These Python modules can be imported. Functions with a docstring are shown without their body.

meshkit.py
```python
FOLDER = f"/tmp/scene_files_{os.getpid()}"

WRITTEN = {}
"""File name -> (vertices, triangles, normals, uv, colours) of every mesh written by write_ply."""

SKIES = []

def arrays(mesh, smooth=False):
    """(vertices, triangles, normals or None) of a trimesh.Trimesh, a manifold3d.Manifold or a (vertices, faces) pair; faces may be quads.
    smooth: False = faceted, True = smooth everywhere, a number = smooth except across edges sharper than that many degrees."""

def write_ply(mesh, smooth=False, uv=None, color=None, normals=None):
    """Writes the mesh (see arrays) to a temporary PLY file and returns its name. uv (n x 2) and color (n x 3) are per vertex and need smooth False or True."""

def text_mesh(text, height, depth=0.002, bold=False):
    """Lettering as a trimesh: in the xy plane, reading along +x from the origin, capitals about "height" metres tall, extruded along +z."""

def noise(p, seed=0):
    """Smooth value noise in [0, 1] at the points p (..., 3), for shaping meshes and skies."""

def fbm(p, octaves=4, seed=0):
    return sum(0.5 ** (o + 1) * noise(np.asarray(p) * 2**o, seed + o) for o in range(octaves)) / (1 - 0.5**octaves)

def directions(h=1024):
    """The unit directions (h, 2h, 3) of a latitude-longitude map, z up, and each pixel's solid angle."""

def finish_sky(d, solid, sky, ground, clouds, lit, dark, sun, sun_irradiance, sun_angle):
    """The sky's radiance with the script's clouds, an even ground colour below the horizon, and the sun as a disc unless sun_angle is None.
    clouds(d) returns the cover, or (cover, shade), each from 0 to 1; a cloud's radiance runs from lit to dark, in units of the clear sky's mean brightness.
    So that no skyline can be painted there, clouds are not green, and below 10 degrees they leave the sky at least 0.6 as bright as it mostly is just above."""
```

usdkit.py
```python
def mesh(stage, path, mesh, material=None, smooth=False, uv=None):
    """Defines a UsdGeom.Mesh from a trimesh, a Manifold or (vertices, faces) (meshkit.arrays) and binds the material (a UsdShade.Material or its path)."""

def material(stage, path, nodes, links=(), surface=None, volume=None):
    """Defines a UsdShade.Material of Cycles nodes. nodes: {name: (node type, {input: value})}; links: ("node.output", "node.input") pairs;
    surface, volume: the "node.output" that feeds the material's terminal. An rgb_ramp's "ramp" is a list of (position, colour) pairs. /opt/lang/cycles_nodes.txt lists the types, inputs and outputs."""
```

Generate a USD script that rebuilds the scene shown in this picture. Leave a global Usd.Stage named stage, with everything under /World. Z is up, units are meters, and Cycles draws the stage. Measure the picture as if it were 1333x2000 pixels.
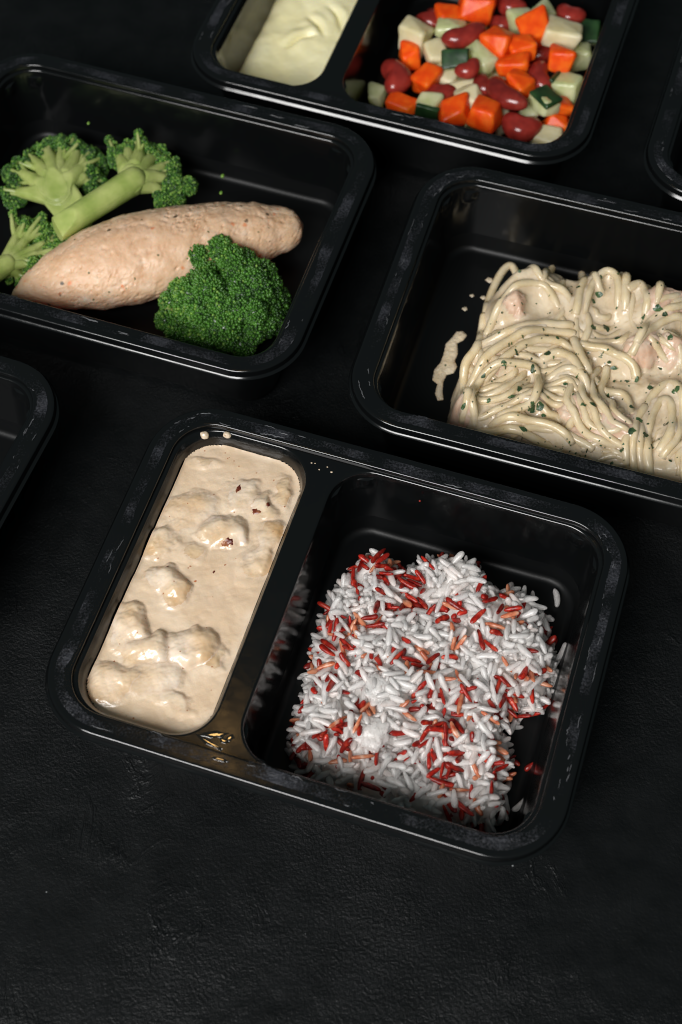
import math, random
import numpy as np
import trimesh, manifold3d as m3, meshkit, usdkit
from meshkit import noise, fbm
from pxr import Usd, UsdGeom, UsdLux, UsdShade, Gf, Sdf, Vt
from shapely.geometry import Polygon
from scipy.spatial import cKDTree

stage = Usd.Stage.CreateInMemory()
UsdGeom.SetStageUpAxis(stage, UsdGeom.Tokens.z)
UsdGeom.Xform.Define(stage, '/World')
RNG = np.random.default_rng(7)
mm = 0.001

# ------------------------------------------------------------------ camera, lamps, exposure
F_PX, PITCH, ROLL, RIM = 2828.2, 1.04649, -0.00602, 0.048
CAM = np.array([0.0, 0.0, 0.56711 + RIM])
fw = np.array([0, math.cos(PITCH), -math.sin(PITCH)])
r0 = np.array([1.0, 0, 0]); u0 = np.cross(r0, fw)
rt = math.cos(ROLL) * r0 + math.sin(ROLL) * u0
up = -math.sin(ROLL) * r0 + math.cos(ROLL) * u0
cam = UsdGeom.Camera.Define(stage, '/World/camera')
M = np.eye(4); M[0, :3], M[1, :3], M[2, :3], M[3, :3] = rt, up, -fw, CAM
cam.AddTransformOp().Set(Gf.Matrix4d(M.tolist()))
cam.CreateHorizontalApertureAttr(24.0); cam.CreateVerticalApertureAttr(36.0)
cam.CreateFocalLengthAttr(24.0 * F_PX / 1333.0)
cam.CreateFStopAttr(8.0); cam.CreateFocusDistanceAttr(0.665)
cam.CreateClippingRangeAttr(Gf.Vec2f(0.02, 50.0))
cam.CreateExposureAttr(0.0)


def aim(prim, pos, target):
    pos, target = np.array(pos, float), np.array(target, float)
    zz = pos - target; zz /= np.linalg.norm(zz)
    xx = np.cross([0, 0, 1.0], zz); xx /= np.linalg.norm(xx); yy = np.cross(zz, xx)
    m = np.eye(4); m[0, :3], m[1, :3], m[2, :3], m[3, :3] = xx, yy, zz, pos
    prim.AddTransformOp().Set(Gf.Matrix4d(m.tolist()))


def rect(name, pos, target, w, h, inten, col):
    l = UsdLux.RectLight.Define(stage, '/World/' + name)
    l.CreateWidthAttr(w); l.CreateHeightAttr(h); l.CreateIntensityAttr(inten); l.CreateColorAttr(Gf.Vec3f(*col))
    aim(l, pos, target)
    return l


rect('window_light', (-0.67, -0.75, 1.29), (0.0, 0.40, 0.02), 0.98, 0.74, 23.0, (1.0, 0.985, 0.97))
bulb = UsdLux.DiskLight.Define(stage, '/World/warm_lamp')
bulb.CreateRadiusAttr(0.028); bulb.CreateIntensityAttr(11.0); bulb.CreateColorAttr(Gf.Vec3f(1.0, 0.58, 0.20))
aim(bulb, (-0.1675, 0.7215, 1.3474), (-0.051, 0.2196, 0.0457))
dome = UsdLux.DomeLight.Define(stage, '/World/room_fill')
dome.CreateIntensityAttr(0.028); dome.CreateColorAttr(Gf.Vec3f(0.72, 0.98, 1.0))

# ------------------------------------------------------------------ helpers
used = {}


def numbered(path):
    n = used.get(path, -1) + 1
    used[path] = n
    return path if n == 0 else f'{path}_{n:03d}'


def vnormals(V, F):
    V = np.asarray(V, float); F = np.asarray(F)
    N = np.zeros_like(V); fn = np.cross(V[F[:, 1]] - V[F[:, 0]], V[F[:, 2]] - V[F[:, 0]])
    for k in range(3):
        np.add.at(N, F[:, k], fn)
    L = np.linalg.norm(N, axis=1, keepdims=True)
    return np.where(L > 0, N / np.maximum(L, 1e-30), [0, 0, 1.0])


def emit(parent, name, mesh, mat, smooth=True, N=None, label=None, kind=None):
    """One Mesh prim under parent; mesh = (V, F) in metres."""
    path = numbered(f'{parent}/{name}')
    if N is None:
        m = usdkit.mesh(stage, path, mesh, mat, smooth=smooth)
    else:
        V, F = mesh
        m = UsdGeom.Mesh.Define(stage, path)
        m.CreatePointsAttr(Vt.Vec3fArray.FromNumpy(np.asarray(V, np.float32)))
        m.CreateFaceVertexCountsAttr(Vt.IntArray.FromNumpy(np.full(len(F), 3, np.int32)))
        m.CreateFaceVertexIndicesAttr(Vt.IntArray.FromNumpy(np.asarray(F, np.int32).ravel()))
        m.CreateSubdivisionSchemeAttr('none')
        m.CreateNormalsAttr(Vt.Vec3fArray.FromNumpy(np.asarray(N, np.float32))); m.SetNormalsInterpolation('vertex')
        UsdShade.MaterialBindingAPI.Apply(m.GetPrim()).Bind(mat)
    p = m.GetPrim()
    if label: p.SetCustomDataByKey('label', label)
    if kind: p.SetCustomDataByKey('kind', kind)
    return p


def thing(name, label, cat, loc=(0, 0, 0), rz=0.0, group=None, rot=None):
    path = numbered('/World/' + name)
    x = UsdGeom.Xform.Define(stage, path)
    x.AddTranslateOp().Set(Gf.Vec3d(*map(float, loc)))
    if rz: x.AddRotateZOp().Set(math.degrees(rz))
    p = x.GetPrim()
    p.SetCustomDataByKey('label', label); p.SetCustomDataByKey('category', cat)
    if group: p.SetCustomDataByKey('group', group)
    return path


def tag(p, label=None, cat=None, group=None, kind=None):
    for k, v in (('label', label), ('category', cat), ('group', group), ('kind', kind)):
        if v: p.SetCustomDataByKey(k, v)


def mat(name, nodes, links=(), surface='p.BSDF'):
    return usdkit.material(stage, '/World/Looks/' + name, nodes, links, surface=surface)


# trays: x, y, turn of the six trays on the table
POSE = {1: (0.00087, 0.27677, -0.31810), 2: (-0.10800, 0.51470, -0.32482), 3: (0.13156, 0.42976, -0.30590),
        4: (0.04571, 0.65325, -0.33217), 5: (-0.26257, 0.36271, -0.35500), 6: (0.29000, 0.56927, -0.33558)}


def ray(px, py):
    """Direction of sight through a point of the photograph (1333 x 2000)."""
    d = fw + (px - 666.5) / F_PX * rt - (py - 1000.0) / F_PX * up
    return d / np.linalg.norm(d)


def tolocal(t, P):
    x, y, a = POSE[t]; c, s = math.cos(a), math.sin(a)
    P = np.asarray(P, float); dx, dy = P[..., 0] - x, P[..., 1] - y
    return np.stack([c * dx + s * dy, -s * dx + c * dy, P[..., 2]], -1)


def toworld(t, L):
    x, y, a = POSE[t]; c, s = math.cos(a), math.sin(a)
    L = np.asarray(L, float)
    return np.stack([x + c * L[..., 0] - s * L[..., 1], y + s * L[..., 0] + c * L[..., 1], L[..., 2]], -1)


def at(t, px, py, z):
    """The point at height z (metres above the table) seen there, in the tray's own frame, in metres."""
    d = ray(px, py)
    return tolocal(t, CAM + (z - CAM[2]) / d[2] * d)


def onto(t, px, py, H, lo=0.0, hi=0.05):
    """The point of the height field H(x, y) (tray frame, metres) seen there."""
    z = np.linspace(hi, lo, 500)
    d = ray(px, py)
    P = tolocal(t, CAM + ((z - CAM[2]) / d[2])[:, None] * d)
    below = P[:, 2] <= H(P[:, 0], P[:, 1])
    return P[np.argmax(below)] if below.any() else P[-1]


def ring(hx, hy, r, z, cx=0.0, cy=0.0, nc=14, ns=10):
    """A closed rounded rectangle, counter-clockwise, always 4*(nc+ns) points; millimetres."""
    out = []
    for k, (sx, sy) in enumerate(((1, 1), (-1, 1), (-1, -1), (1, -1))):
        a = math.pi / 2 * (k + np.arange(nc + 1) / nc)
        arc = np.stack([sx * (hx - r) + r * np.cos(a), sy * (hy - r) + r * np.sin(a)], 1)
        out.append(arc)
        nk = ((-1, 1), (-1, -1), (1, -1), (1, 1))[k]
        a2 = math.pi / 2 * (k + 1)
        nxt = np.array([nk[0] * (hx - r) + r * math.cos(a2), nk[1] * (hy - r) + r * math.sin(a2)])
        t = (np.arange(1, ns) / ns)[:, None]
        out.append(arc[-1] * (1 - t) + nxt * t)
    P = np.vstack(out)
    return np.column_stack([P[:, 0] + cx, P[:, 1] + cy, np.full(len(P), z)])


def loft(rings, cap_end=False, cap_start=False):
    n = len(rings[0]); V = np.vstack(rings); F = []
    i = np.arange(n); j = (i + 1) % n
    for k in range(len(rings) - 1):
        a, b = k * n, (k + 1) * n
        F += [np.column_stack([a + i, a + j, b + j]), np.column_stack([a + i, b + j, b + i])]
    F = np.vstack(F)
    extra = []
    for on, k, flip in ((cap_start, 0, True), (cap_end, len(rings) - 1, False)):
        if on:
            c = len(V) + len(extra); extra.append(rings[k].mean(0))
            f = np.column_stack([k * n + i, k * n + j, np.full(n, c)])
            F = np.vstack([F, f[:, ::-1] if flip else f])
    if extra: V = np.vstack([V, extra])
    return V, F


def join(parts):
    V, F, n = [], [], 0
    for v, f in parts:
        V.append(np.asarray(v, float)); F.append(np.asarray(f) + n); n += len(v)
    return np.vstack(V), np.vstack(F)


def rrect_sd(x, y, cx, cy, hx, hy, r):
    qx, qy = np.abs(x - cx) - (hx - r), np.abs(y - cy) - (hy - r)
    return np.hypot(np.maximum(qx, 0), np.maximum(qy, 0)) + np.minimum(np.maximum(qx, qy), 0) - r


def grid_field(x0, x1, y0, y1, step, H, inside):
    """Height-field sheet (mm) over a masked grid. Returns V, F, N."""
    xs, ys = np.arange(x0, x1 + step, step), np.arange(y0, y1 + step, step)
    X, Y = np.meshgrid(xs, ys, indexing='ij')
    Z = H(X, Y); ok = inside(X, Y)
    V = np.stack([X, Y, Z], -1).reshape(-1, 3)
    idx = np.arange(X.size).reshape(X.shape)
    q = ok[:-1, :-1] & ok[1:, :-1] & ok[1:, 1:] & ok[:-1, 1:]
    a, b, c, d = idx[:-1, :-1][q], idx[1:, :-1][q], idx[1:, 1:][q], idx[:-1, 1:][q]
    F = np.vstack([np.column_stack([a, b, c]), np.column_stack([a, c, d])])
    N = vnormals(V, F)
    return V, F, N


def compact(V, F, N=None):
    u, inv = np.unique(F, return_inverse=True)
    return V[u], inv.reshape(F.shape), None if N is None else N[u]


def tube(P, R, sides=8, cap=True):
    P = np.asarray(P, float); R = np.broadcast_to(R, (len(P),))
    T = np.gradient(P, axis=0); T /= np.linalg.norm(T, axis=1, keepdims=True) + 1e-12
    a = np.cross(T[0], [0, 0, 1.0]);
    if np.linalg.norm(a) < 1e-3: a = np.array([1.0, 0, 0])
    A = []
    for t in T:
        a = a - t * (a @ t); a = a / (np.linalg.norm(a) + 1e-12); A.append(a)
    A = np.array(A); B = np.cross(T, A)
    ph = np.arange(sides) * 2 * np.pi / sides
    V = P[:, None] + R[:, None, None] * (np.cos(ph)[None, :, None] * A[:, None] + np.sin(ph)[None, :, None] * B[:, None])
    rings = list(V)
    return loft(rings, cap_end=cap, cap_start=cap)


def spline(pts, step):
    """Catmull-Rom through the points, resampled to about the step."""
    P = np.asarray(pts, float)
    P = np.vstack([2 * P[0] - P[1], P, 2 * P[-1] - P[-2]])
    out = []
    for i in range(1, len(P) - 2):
        n = max(2, int(np.linalg.norm(P[i + 1] - P[i]) / step))
        t = (np.arange(n) / n)[:, None]
        out.append(0.5 * (2 * P[i] + (P[i + 1] - P[i - 1]) * t + (2 * P[i - 1] - 5 * P[i] + 4 * P[i + 1] - P[i + 2]) * t**2 + (3 * P[i] - P[i - 1] - 3 * P[i + 1] + P[i + 2]) * t**3))
    out.append(P[-2][None])
    return np.vstack(out)


def smooth_field(values, n=3):
    for _ in range(n):
        values = np.concatenate([values[:1], (values[:-2] + 2 * values[1:-1] + values[2:]) / 4, values[-1:]])
    return values


def quat_from(Z, spin):
    """Rotation matrices that take +x to the unit vectors Z, with a spin about it."""
    Z = np.asarray(Z, float)
    a = np.cross(Z, np.where(np.abs(Z[:, 2:]) < 0.9, [0, 0, 1.0], [0, 1.0, 0])); a /= np.linalg.norm(a, axis=1, keepdims=True)
    b = np.cross(Z, a)
    c, s = np.cos(spin)[:, None], np.sin(spin)[:, None]
    return np.stack([Z, c * a + s * b, -s * a + c * b], -1)     # columns


def mat_to_quat(R):
    from scipy.spatial.transform import Rotation
    q = Rotation.from_matrix(R).as_quat()
    return [Gf.Quath(float(w), float(x), float(y), float(z)) for x, y, z, w in q]


def instancer(parent, name, protos, index, pos, rots, scales, kind='stuff', label=None):
    """protos: list of (mesh (V,F) in metres, material)."""
    path = numbered(f'{parent}/{name}')
    pi = UsdGeom.PointInstancer.Define(stage, path)
    for k, (m, mt) in enumerate(protos):
        p = usdkit.mesh(stage, f'{path}/{name}_shape_{k + 1:03d}' if k else f'{path}/{name}_shape', m, mt, smooth=True)
        pi.CreatePrototypesRel().AddTarget(p.GetPath())
    pi.CreateProtoIndicesAttr(Vt.IntArray.FromNumpy(np.asarray(index, np.int32)))
    pi.CreatePositionsAttr(Vt.Vec3fArray.FromNumpy(np.asarray(pos, np.float32)))
    pi.CreateOrientationsAttr(Vt.QuathArray(mat_to_quat(rots)))
    pi.CreateScalesAttr(Vt.Vec3fArray.FromNumpy(np.asarray(scales, np.float32)))
    p = pi.GetPrim(); p.SetCustomDataByKey('kind', kind)
    if label: p.SetCustomDataByKey('label', label)
    return p


# ------------------------------------------------------------------ materials
OBJ = ('texture_coordinate', {})
plastic = mat('black_plastic', {
    'g': ('geometry', {}), 'n': ('noise_texture', {'scale': 55.0, 'detail': 3.0}), 'r': ('map_range', {'from_min': 0.3, 'from_max': 0.75, 'to_min': 0.11, 'to_max': 0.21}),
    'n2': ('noise_texture', {'scale': 140.0, 'detail': 1.0}), 'b': ('bump', {'strength': 0.10, 'distance': 0.0006}),
    'p': ('principled_bsdf', {'base_color': (0.0028, 0.0032, 0.0034), 'ior': 1.5})},
    [('g.position', 'n.vector'), ('g.position', 'n2.vector'), ('n.fac', 'r.value'), ('r.result', 'p.roughness'), ('n2.fac', 'b.height'), ('b.normal', 'p.normal')])
base_m = mat('matt_black_base', {'g': ('geometry', {}), 'n': ('noise_texture', {'scale': 900.0}), 'b': ('bump', {'strength': 0.15, 'distance': 0.0003}),
    'p': ('principled_bsdf', {'base_color': (0.0028, 0.0032, 0.0034), 'roughness': 0.42, 'ior': 1.45, 'specular_ior_level': 0.22})}, [('g.position', 'n.vector'), ('n.fac', 'b.height'), ('b.normal', 'p.normal')])
film = mat('film_residue', {
    'g': ('geometry', {}), 'n': ('noise_texture', {'scale': 42.0, 'detail': 2.0, 'roughness': 0.5}), 'n1': ('noise_texture', {'scale': 1000.0, 'detail': 3.0, 'roughness': 0.7}),
    'n2': ('noise_texture', {'scale': 1500.0, 'detail': 3.0}), 'l': ('rgb_ramp', {'ramp': [(0.30, (0.25, 0.26, 0.28)), (0.5, (0.42, 0.43, 0.46)), (0.70, (0.95, 0.95, 1.0))]}),
    'c': ('rgb_ramp', {'ramp': [(0.25, (0.010, 0.011, 0.013)), (0.5, (0.024, 0.025, 0.029)), (0.68, (0.055, 0.056, 0.062)), (0.80, (0.20, 0.20, 0.21))]}),
    'x': ('mix_color', {'blend_type': 'multiply', 'fac': 1.0}),
    'b': ('bump', {'strength': 0.8, 'distance': 0.0004}), 'ad0': ('math', {'math_type': 'multiply', 'value2': 0.62}), 'ad': ('math', {'math_type': 'multiply_add', 'value2': 0.38}), 'a': ('map_range', {'from_min': 0.465, 'from_max': 0.58, 'to_max': 0.85, 'clamp': True}),
    'p': ('principled_bsdf', {'roughness': 0.42, 'ior': 1.5}), 't': ('transparent_bsdf', {}), 'm': ('mix_closure', {})},
    [('g.position', 'n.vector'), ('g.position', 'n1.vector'), ('g.position', 'n2.vector'), ('n1.fac', 'c.fac'), ('n.fac', 'l.fac'), ('c.color', 'x.a'), ('l.color', 'x.b'), ('x.result', 'p.base_color'), ('n2.fac', 'b.height'), ('b.normal', 'p.normal'),
     ('n.fac', 'ad0.value1'), ('n1.fac', 'ad.value1'), ('ad0.value', 'ad.value3'), ('ad.value', 'a.value'), ('a.result', 'm.fac'), ('t.BSDF', 'm.closure1'), ('p.BSDF', 'm.closure2')], surface='m.closure')
shred = mat('film_shred', {'g': ('geometry', {}), 'n2': ('noise_texture', {'scale': 1200.0, 'detail': 2.0}), 'b': ('bump', {'strength': 0.6, 'distance': 0.0003}),
    'p': ('principled_bsdf', {'base_color': (0.13, 0.132, 0.14), 'roughness': 0.3}), 't': ('transparent_bsdf', {}), 'm': ('mix_closure', {'fac': 0.75})},
    [('g.position', 'n2.vector'), ('n2.fac', 'b.height'), ('b.normal', 'p.normal'), ('t.BSDF', 'm.closure1'), ('p.BSDF', 'm.closure2')], surface='m.closure')
table_m = mat('black_plaster', {
    'g': ('geometry', {}), 'n': ('noise_texture', {'scale': 680.0, 'detail': 4.0, 'roughness': 0.6}), 'n3': ('noise_texture', {'scale': 60.0, 'detail': 4.0}),
    'n2': ('noise_texture', {'scale': 75.0, 'detail': 5.0, 'roughness': 0.6}), 'n4': ('noise_texture', {'scale': 9.0, 'detail': 2.0}),
    'q4': ('map_range', {'from_min': 0.35, 'from_max': 0.65, 'to_min': 0.35, 'to_max': 1.2}), 'nm': ('math', {'math_type': 'multiply'}), 's': ('math', {'math_type': 'multiply_add', 'value2': 1.1}),
    'mp': ('mapping', {'scale': (1.0, 0.45, 1.0), 'rotation': (0.0, 0.0, 0.35)}), 'r': ('noise_texture', {'scale': 26.0, 'detail': 6.0, 'roughness': 0.62, 'distortion': 0.8}), 'r1': ('math', {'math_type': 'subtract', 'value2': 0.5}), 'r2': ('math', {'math_type': 'absolute'}),
    'r3': ('map_range', {'from_min': 0.0, 'from_max': 0.035, 'to_min': 1.0, 'to_max': 0.0, 'clamp': True}), 'k': ('noise_texture', {'scale': 17.0, 'detail': 2.0}), 'k2': ('map_range', {'from_min': 0.50, 'from_max': 0.68, 'to_max': 0.7, 'clamp': True}),
    'rk': ('math', {'math_type': 'multiply'}), 's2': ('math', {'math_type': 'add'}), 'b': ('bump', {'strength': 1.0, 'distance': 0.00062}),
    'c': ('rgb_ramp', {'ramp': [(0.3, (0.0028, 0.0034, 0.0036)), (0.7, (0.0054, 0.0061, 0.0064))]}),
    'v': ('voronoi_texture', {'scale': 55.0}), 'vm': ('map_range', {'from_min': 0.026, 'from_max': 0.016, 'clamp': True}), 'vs': ('separate_color', {}), 'vk': ('math', {'math_type': 'less_than', 'value2': 0.12}), 'vx': ('math', {'math_type': 'multiply'}), 'cm': ('mix_color', {'b': (0.16, 0.17, 0.17)}),
    'p': ('principled_bsdf', {'roughness': 0.36, 'ior': 1.45, 'specular_ior_level': 0.17})},
    [('g.position', 'n.vector'), ('g.position', 'n3.vector'), ('g.position', 'n2.vector'), ('g.position', 'n4.vector'), ('n4.fac', 'q4.value'), ('n.fac', 'nm.value1'), ('q4.result', 'nm.value2'), ('n2.fac', 's.value1'), ('nm.value', 's.value3'),
     ('g.position', 'mp.vector'), ('mp.vector', 'r.vector'), ('r.fac', 'r1.value1'), ('r1.value', 'r2.value1'), ('r2.value', 'r3.value'), ('g.position', 'k.vector'), ('k.fac', 'k2.value'), ('r3.result', 'rk.value1'), ('k2.result', 'rk.value2'),
     ('s.value', 's2.value1'), ('rk.value', 's2.value2'), ('s2.value', 'b.height'), ('b.normal', 'p.normal'), ('n3.fac', 'c.fac'),
     ('g.position', 'v.vector'), ('v.distance', 'vm.value'), ('v.color', 'vs.color'), ('vs.r', 'vk.value1'), ('vm.result', 'vx.value1'), ('vk.value', 'vx.value2'), ('vx.value', 'cm.fac'), ('c.color', 'cm.a'), ('cm.result', 'p.base_color')])


def food(name, ramp, scale, rough=0.35, sss=0.3, radius=(1, 0.5, 0.25), sscale=0.003, bump=0.2, bscale=900.0, bdist=0.0004, specks=None, detail=4.0, coat=0.0, rand=None, spec=0.5):
    nodes = {'g': ('texture_coordinate', {}), 'n': ('noise_texture', {'scale': scale, 'detail': detail}), 'c': ('rgb_ramp', {'ramp': ramp}),
             'n2': ('noise_texture', {'scale': bscale, 'detail': 3.0}), 'b': ('bump', {'strength': bump, 'distance': bdist}),
             'p': ('principled_bsdf', {'roughness': rough, 'subsurface_weight': sss, 'subsurface_radius': radius, 'subsurface_scale': sscale, 'coat_weight': coat, 'coat_roughness': 0.12, 'ior': 1.42, 'specular_ior_level': spec})}
    links = [('g.object', 'n.vector'), ('g.object', 'n2.vector'), ('n.fac', 'c.fac'), ('n2.fac', 'b.height'), ('b.normal', 'p.normal')]
    last = 'c.color'
    for k, (sc, size, col, keep) in enumerate(specks or []):     # sparse flecks of another colour
        nodes |= {f'v{k}': ('voronoi_texture', {'scale': sc}), f'm{k}': ('map_range', {'from_min': size, 'from_max': size * 0.6, 'clamp': True}),
                  f's{k}': ('separate_color', {}), f'k{k}': ('math', {'math_type': 'less_than', 'value2': keep}), f'x{k}': ('math', {'math_type': 'multiply'}),
                  f'd{k}': ('noise_texture', {'scale': sc * 2.5}), f'dm{k}': ('vector_math', {'vector_math_type': 'add', 'math_type': 'add'}), f'ds{k}': ('vector_math', {'math_type': 'scale', 'scale': 0.35 / sc}),
                  f'mix{k}': ('mix_color', {'b': col})}
        links += [('g.object', f'd{k}.vector'), (f'd{k}.color', f'ds{k}.vector1'), ('g.object', f'dm{k}.vector1'), (f'ds{k}.vector', f'dm{k}.vector2'), (f'dm{k}.vector', f'v{k}.vector'),
                  (f'v{k}.distance', f'm{k}.value'), (f'v{k}.color', f's{k}.color'), (f's{k}.r', f'k{k}.value1'), (f'm{k}.result', f'x{k}.value1'), (f'k{k}.value', f'x{k}.value2'),
                  (f'x{k}.value', f'mix{k}.fac'), (last, f'mix{k}.a')]
        nodes[f'dm{k}'] = ('vector_math', {'math_type': 'add'})
        last = f'mix{k}.result'
    if rand:
        nodes |= {'o': ('object_info', {}), 'rr': ('map_range', {'to_min': rand[0], 'to_max': rand[1]}), 'h': ('hsv', {})}
        links += [('o.random', 'rr.value'), ('rr.result', 'h.value'), (last, 'h.color')]
        last = 'h.color'
    links.append((last, 'p.base_color'))
    return mat(name, nodes, links)


sauce_m = food('cream_sauce', [(0.25, (0.56, 0.405, 0.265)), (0.5, (0.63, 0.475, 0.33)), (0.75, (0.69, 0.55, 0.41))], 60.0, rough=0.22, coat=0.25, sss=0.25, radius=(1, 0.6, 0.35), sscale=0.002, bump=0.22, bscale=1500.0,
               specks=[(330.0, 0.16, (0.34, 0.13, 0.06), 0.25), (130.0, 0.10, (0.42, 0.12, 0.04), 0.12)])
chick_m = food('sauced_chicken', [(0.28, (0.50, 0.29, 0.13)), (0.42, (0.60, 0.42, 0.26)), (0.55, (0.66, 0.50, 0.355)), (0.75, (0.76, 0.62, 0.50))], 48.0, rough=0.2, coat=0.25, sss=0.3, radius=(1, 0.6, 0.35), sscale=0.002, bump=0.3, bscale=600.0,
               specks=[(330.0, 0.14, (0.34, 0.13, 0.06), 0.18)])
sear_m = food('browned_chicken', [(0.3, (0.035, 0.005, 0.004)), (0.5, (0.12, 0.022, 0.012)), (0.64, (0.32, 0.12, 0.05)), (0.75, (0.50, 0.30, 0.17))], 210.0, rough=0.3, sss=0.2, bump=0.3, bscale=700.0)
rice_w = food('white_rice', [(0.3, (0.72, 0.655, 0.61)), (0.5, (0.83, 0.77, 0.725)), (0.7, (0.89, 0.835, 0.79))], 330.0, rough=0.30, sss=0.85, radius=(1, 1, 1), sscale=0.0018, bump=0.25, bscale=1100.0, rand=(0.84, 1.05))
rice_t = food('tinted_rice', [(0.3, (0.66, 0.50, 0.44)), (0.5, (0.80, 0.67, 0.61)), (0.7, (0.87, 0.77, 0.72))], 330.0, rough=0.30, sss=0.7, radius=(1, 0.9, 0.85), sscale=0.0020, bump=0.25, bscale=1100.0, rand=(0.88, 1.05))
rice_r = food('red_rice', [(0.3, (0.10, 0.004, 0.003)), (0.55, (0.28, 0.011, 0.006)), (0.75, (0.46, 0.06, 0.025))], 480.0, rough=0.3, sss=0.25, radius=(1, 0.3, 0.2), sscale=0.0012, bump=0.4, bscale=1300.0, rand=(0.6, 1.4))
rice_p = food('pink_rice', [(0.35, (0.32, 0.05, 0.02)), (0.55, (0.50, 0.17, 0.09)), (0.75, (0.66, 0.42, 0.33))], 260.0, rough=0.28, sss=0.4, radius=(1, 0.5, 0.4), sscale=0.0014, bump=0.2, bscale=1300.0, rand=(0.8, 1.15))
patty_m = food('fish_patty', [(0.2, (0.52, 0.30, 0.165)), (0.45, (0.60, 0.385, 0.24)), (0.6, (0.64, 0.43, 0.285)), (0.8, (0.72, 0.56, 0.43))], 130.0, rough=0.45, sss=0.3, radius=(1, 0.45, 0.25), sscale=0.003, bump=0.28, bscale=800.0, bdist=0.0005,
               specks=[(190.0, 0.24, (0.64, 0.25, 0.12), 0.20), (140.0, 0.20, (0.08, 0.055, 0.03), 0.24), (260.0, 0.2, (0.12, 0.12, 0.05), 0.12)], detail=6.0)
stem_m = food('broccoli_stem', [(0.3, (0.13, 0.23, 0.038)), (0.7, (0.29, 0.38, 0.10))], 110.0, rough=0.3, sss=0.25, radius=(0.6, 1, 0.3), sscale=0.003, bump=0.35, bscale=350.0)
cut_m = food('broccoli_cut_stem', [(0.3, (0.22, 0.30, 0.065)), (0.7, (0.39, 0.45, 0.145))], 95.0, rough=0.33, sss=0.3, radius=(0.7, 1, 0.35), sscale=0.004, bump=0.3, bscale=450.0)
bud_a = food('broccoli_bud', [(0.3, (0.030, 0.100, 0.012)), (0.7, (0.065, 0.180, 0.022))], 120.0, rough=0.26, sss=0.15, radius=(0.4, 1, 0.2), sscale=0.001, bump=0.0, rand=(0.7, 1.3))
bud_b = food('broccoli_bud_pale', [(0.3, (0.10, 0.23, 0.028)), (0.7, (0.19, 0.33, 0.055))], 120.0, rough=0.28, sss=0.15, radius=(0.4, 1, 0.2), sscale=0.001, bump=0.0, rand=(0.75, 1.25))
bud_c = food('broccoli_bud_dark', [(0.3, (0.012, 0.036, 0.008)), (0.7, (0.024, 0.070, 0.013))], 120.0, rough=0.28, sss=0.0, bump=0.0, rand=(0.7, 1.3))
noodle_m = food('noodle', [(0.3, (0.58, 0.42, 0.23)), (0.7, (0.72, 0.56, 0.36))], 120.0, rough=0.2, sss=0.35, radius=(1, 0.7, 0.35), sscale=0.002, bump=0.18, bscale=700.0)
psauce_m = food('pasta_sauce', [(0.3, (0.57, 0.43, 0.27)), (0.7, (0.70, 0.58, 0.42))], 110.0, rough=0.16, sss=0.3, radius=(1, 0.7, 0.4), sscale=0.002, bump=0.3, bscale=500.0, bdist=0.0006, specks=[(260.0, 0.17, (0.055, 0.075, 0.03), 0.14)])
pchick_m = food('pasta_chicken', [(0.25, (0.52, 0.31, 0.20)), (0.5, (0.64, 0.42, 0.30)), (0.75, (0.72, 0.56, 0.43))], 130.0, rough=0.24, sss=0.3, radius=(1, 0.5, 0.35), sscale=0.002, bump=0.3, bscale=600.0, specks=[(240.0, 0.14, (0.06, 0.08, 0.03), 0.10)])
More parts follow.
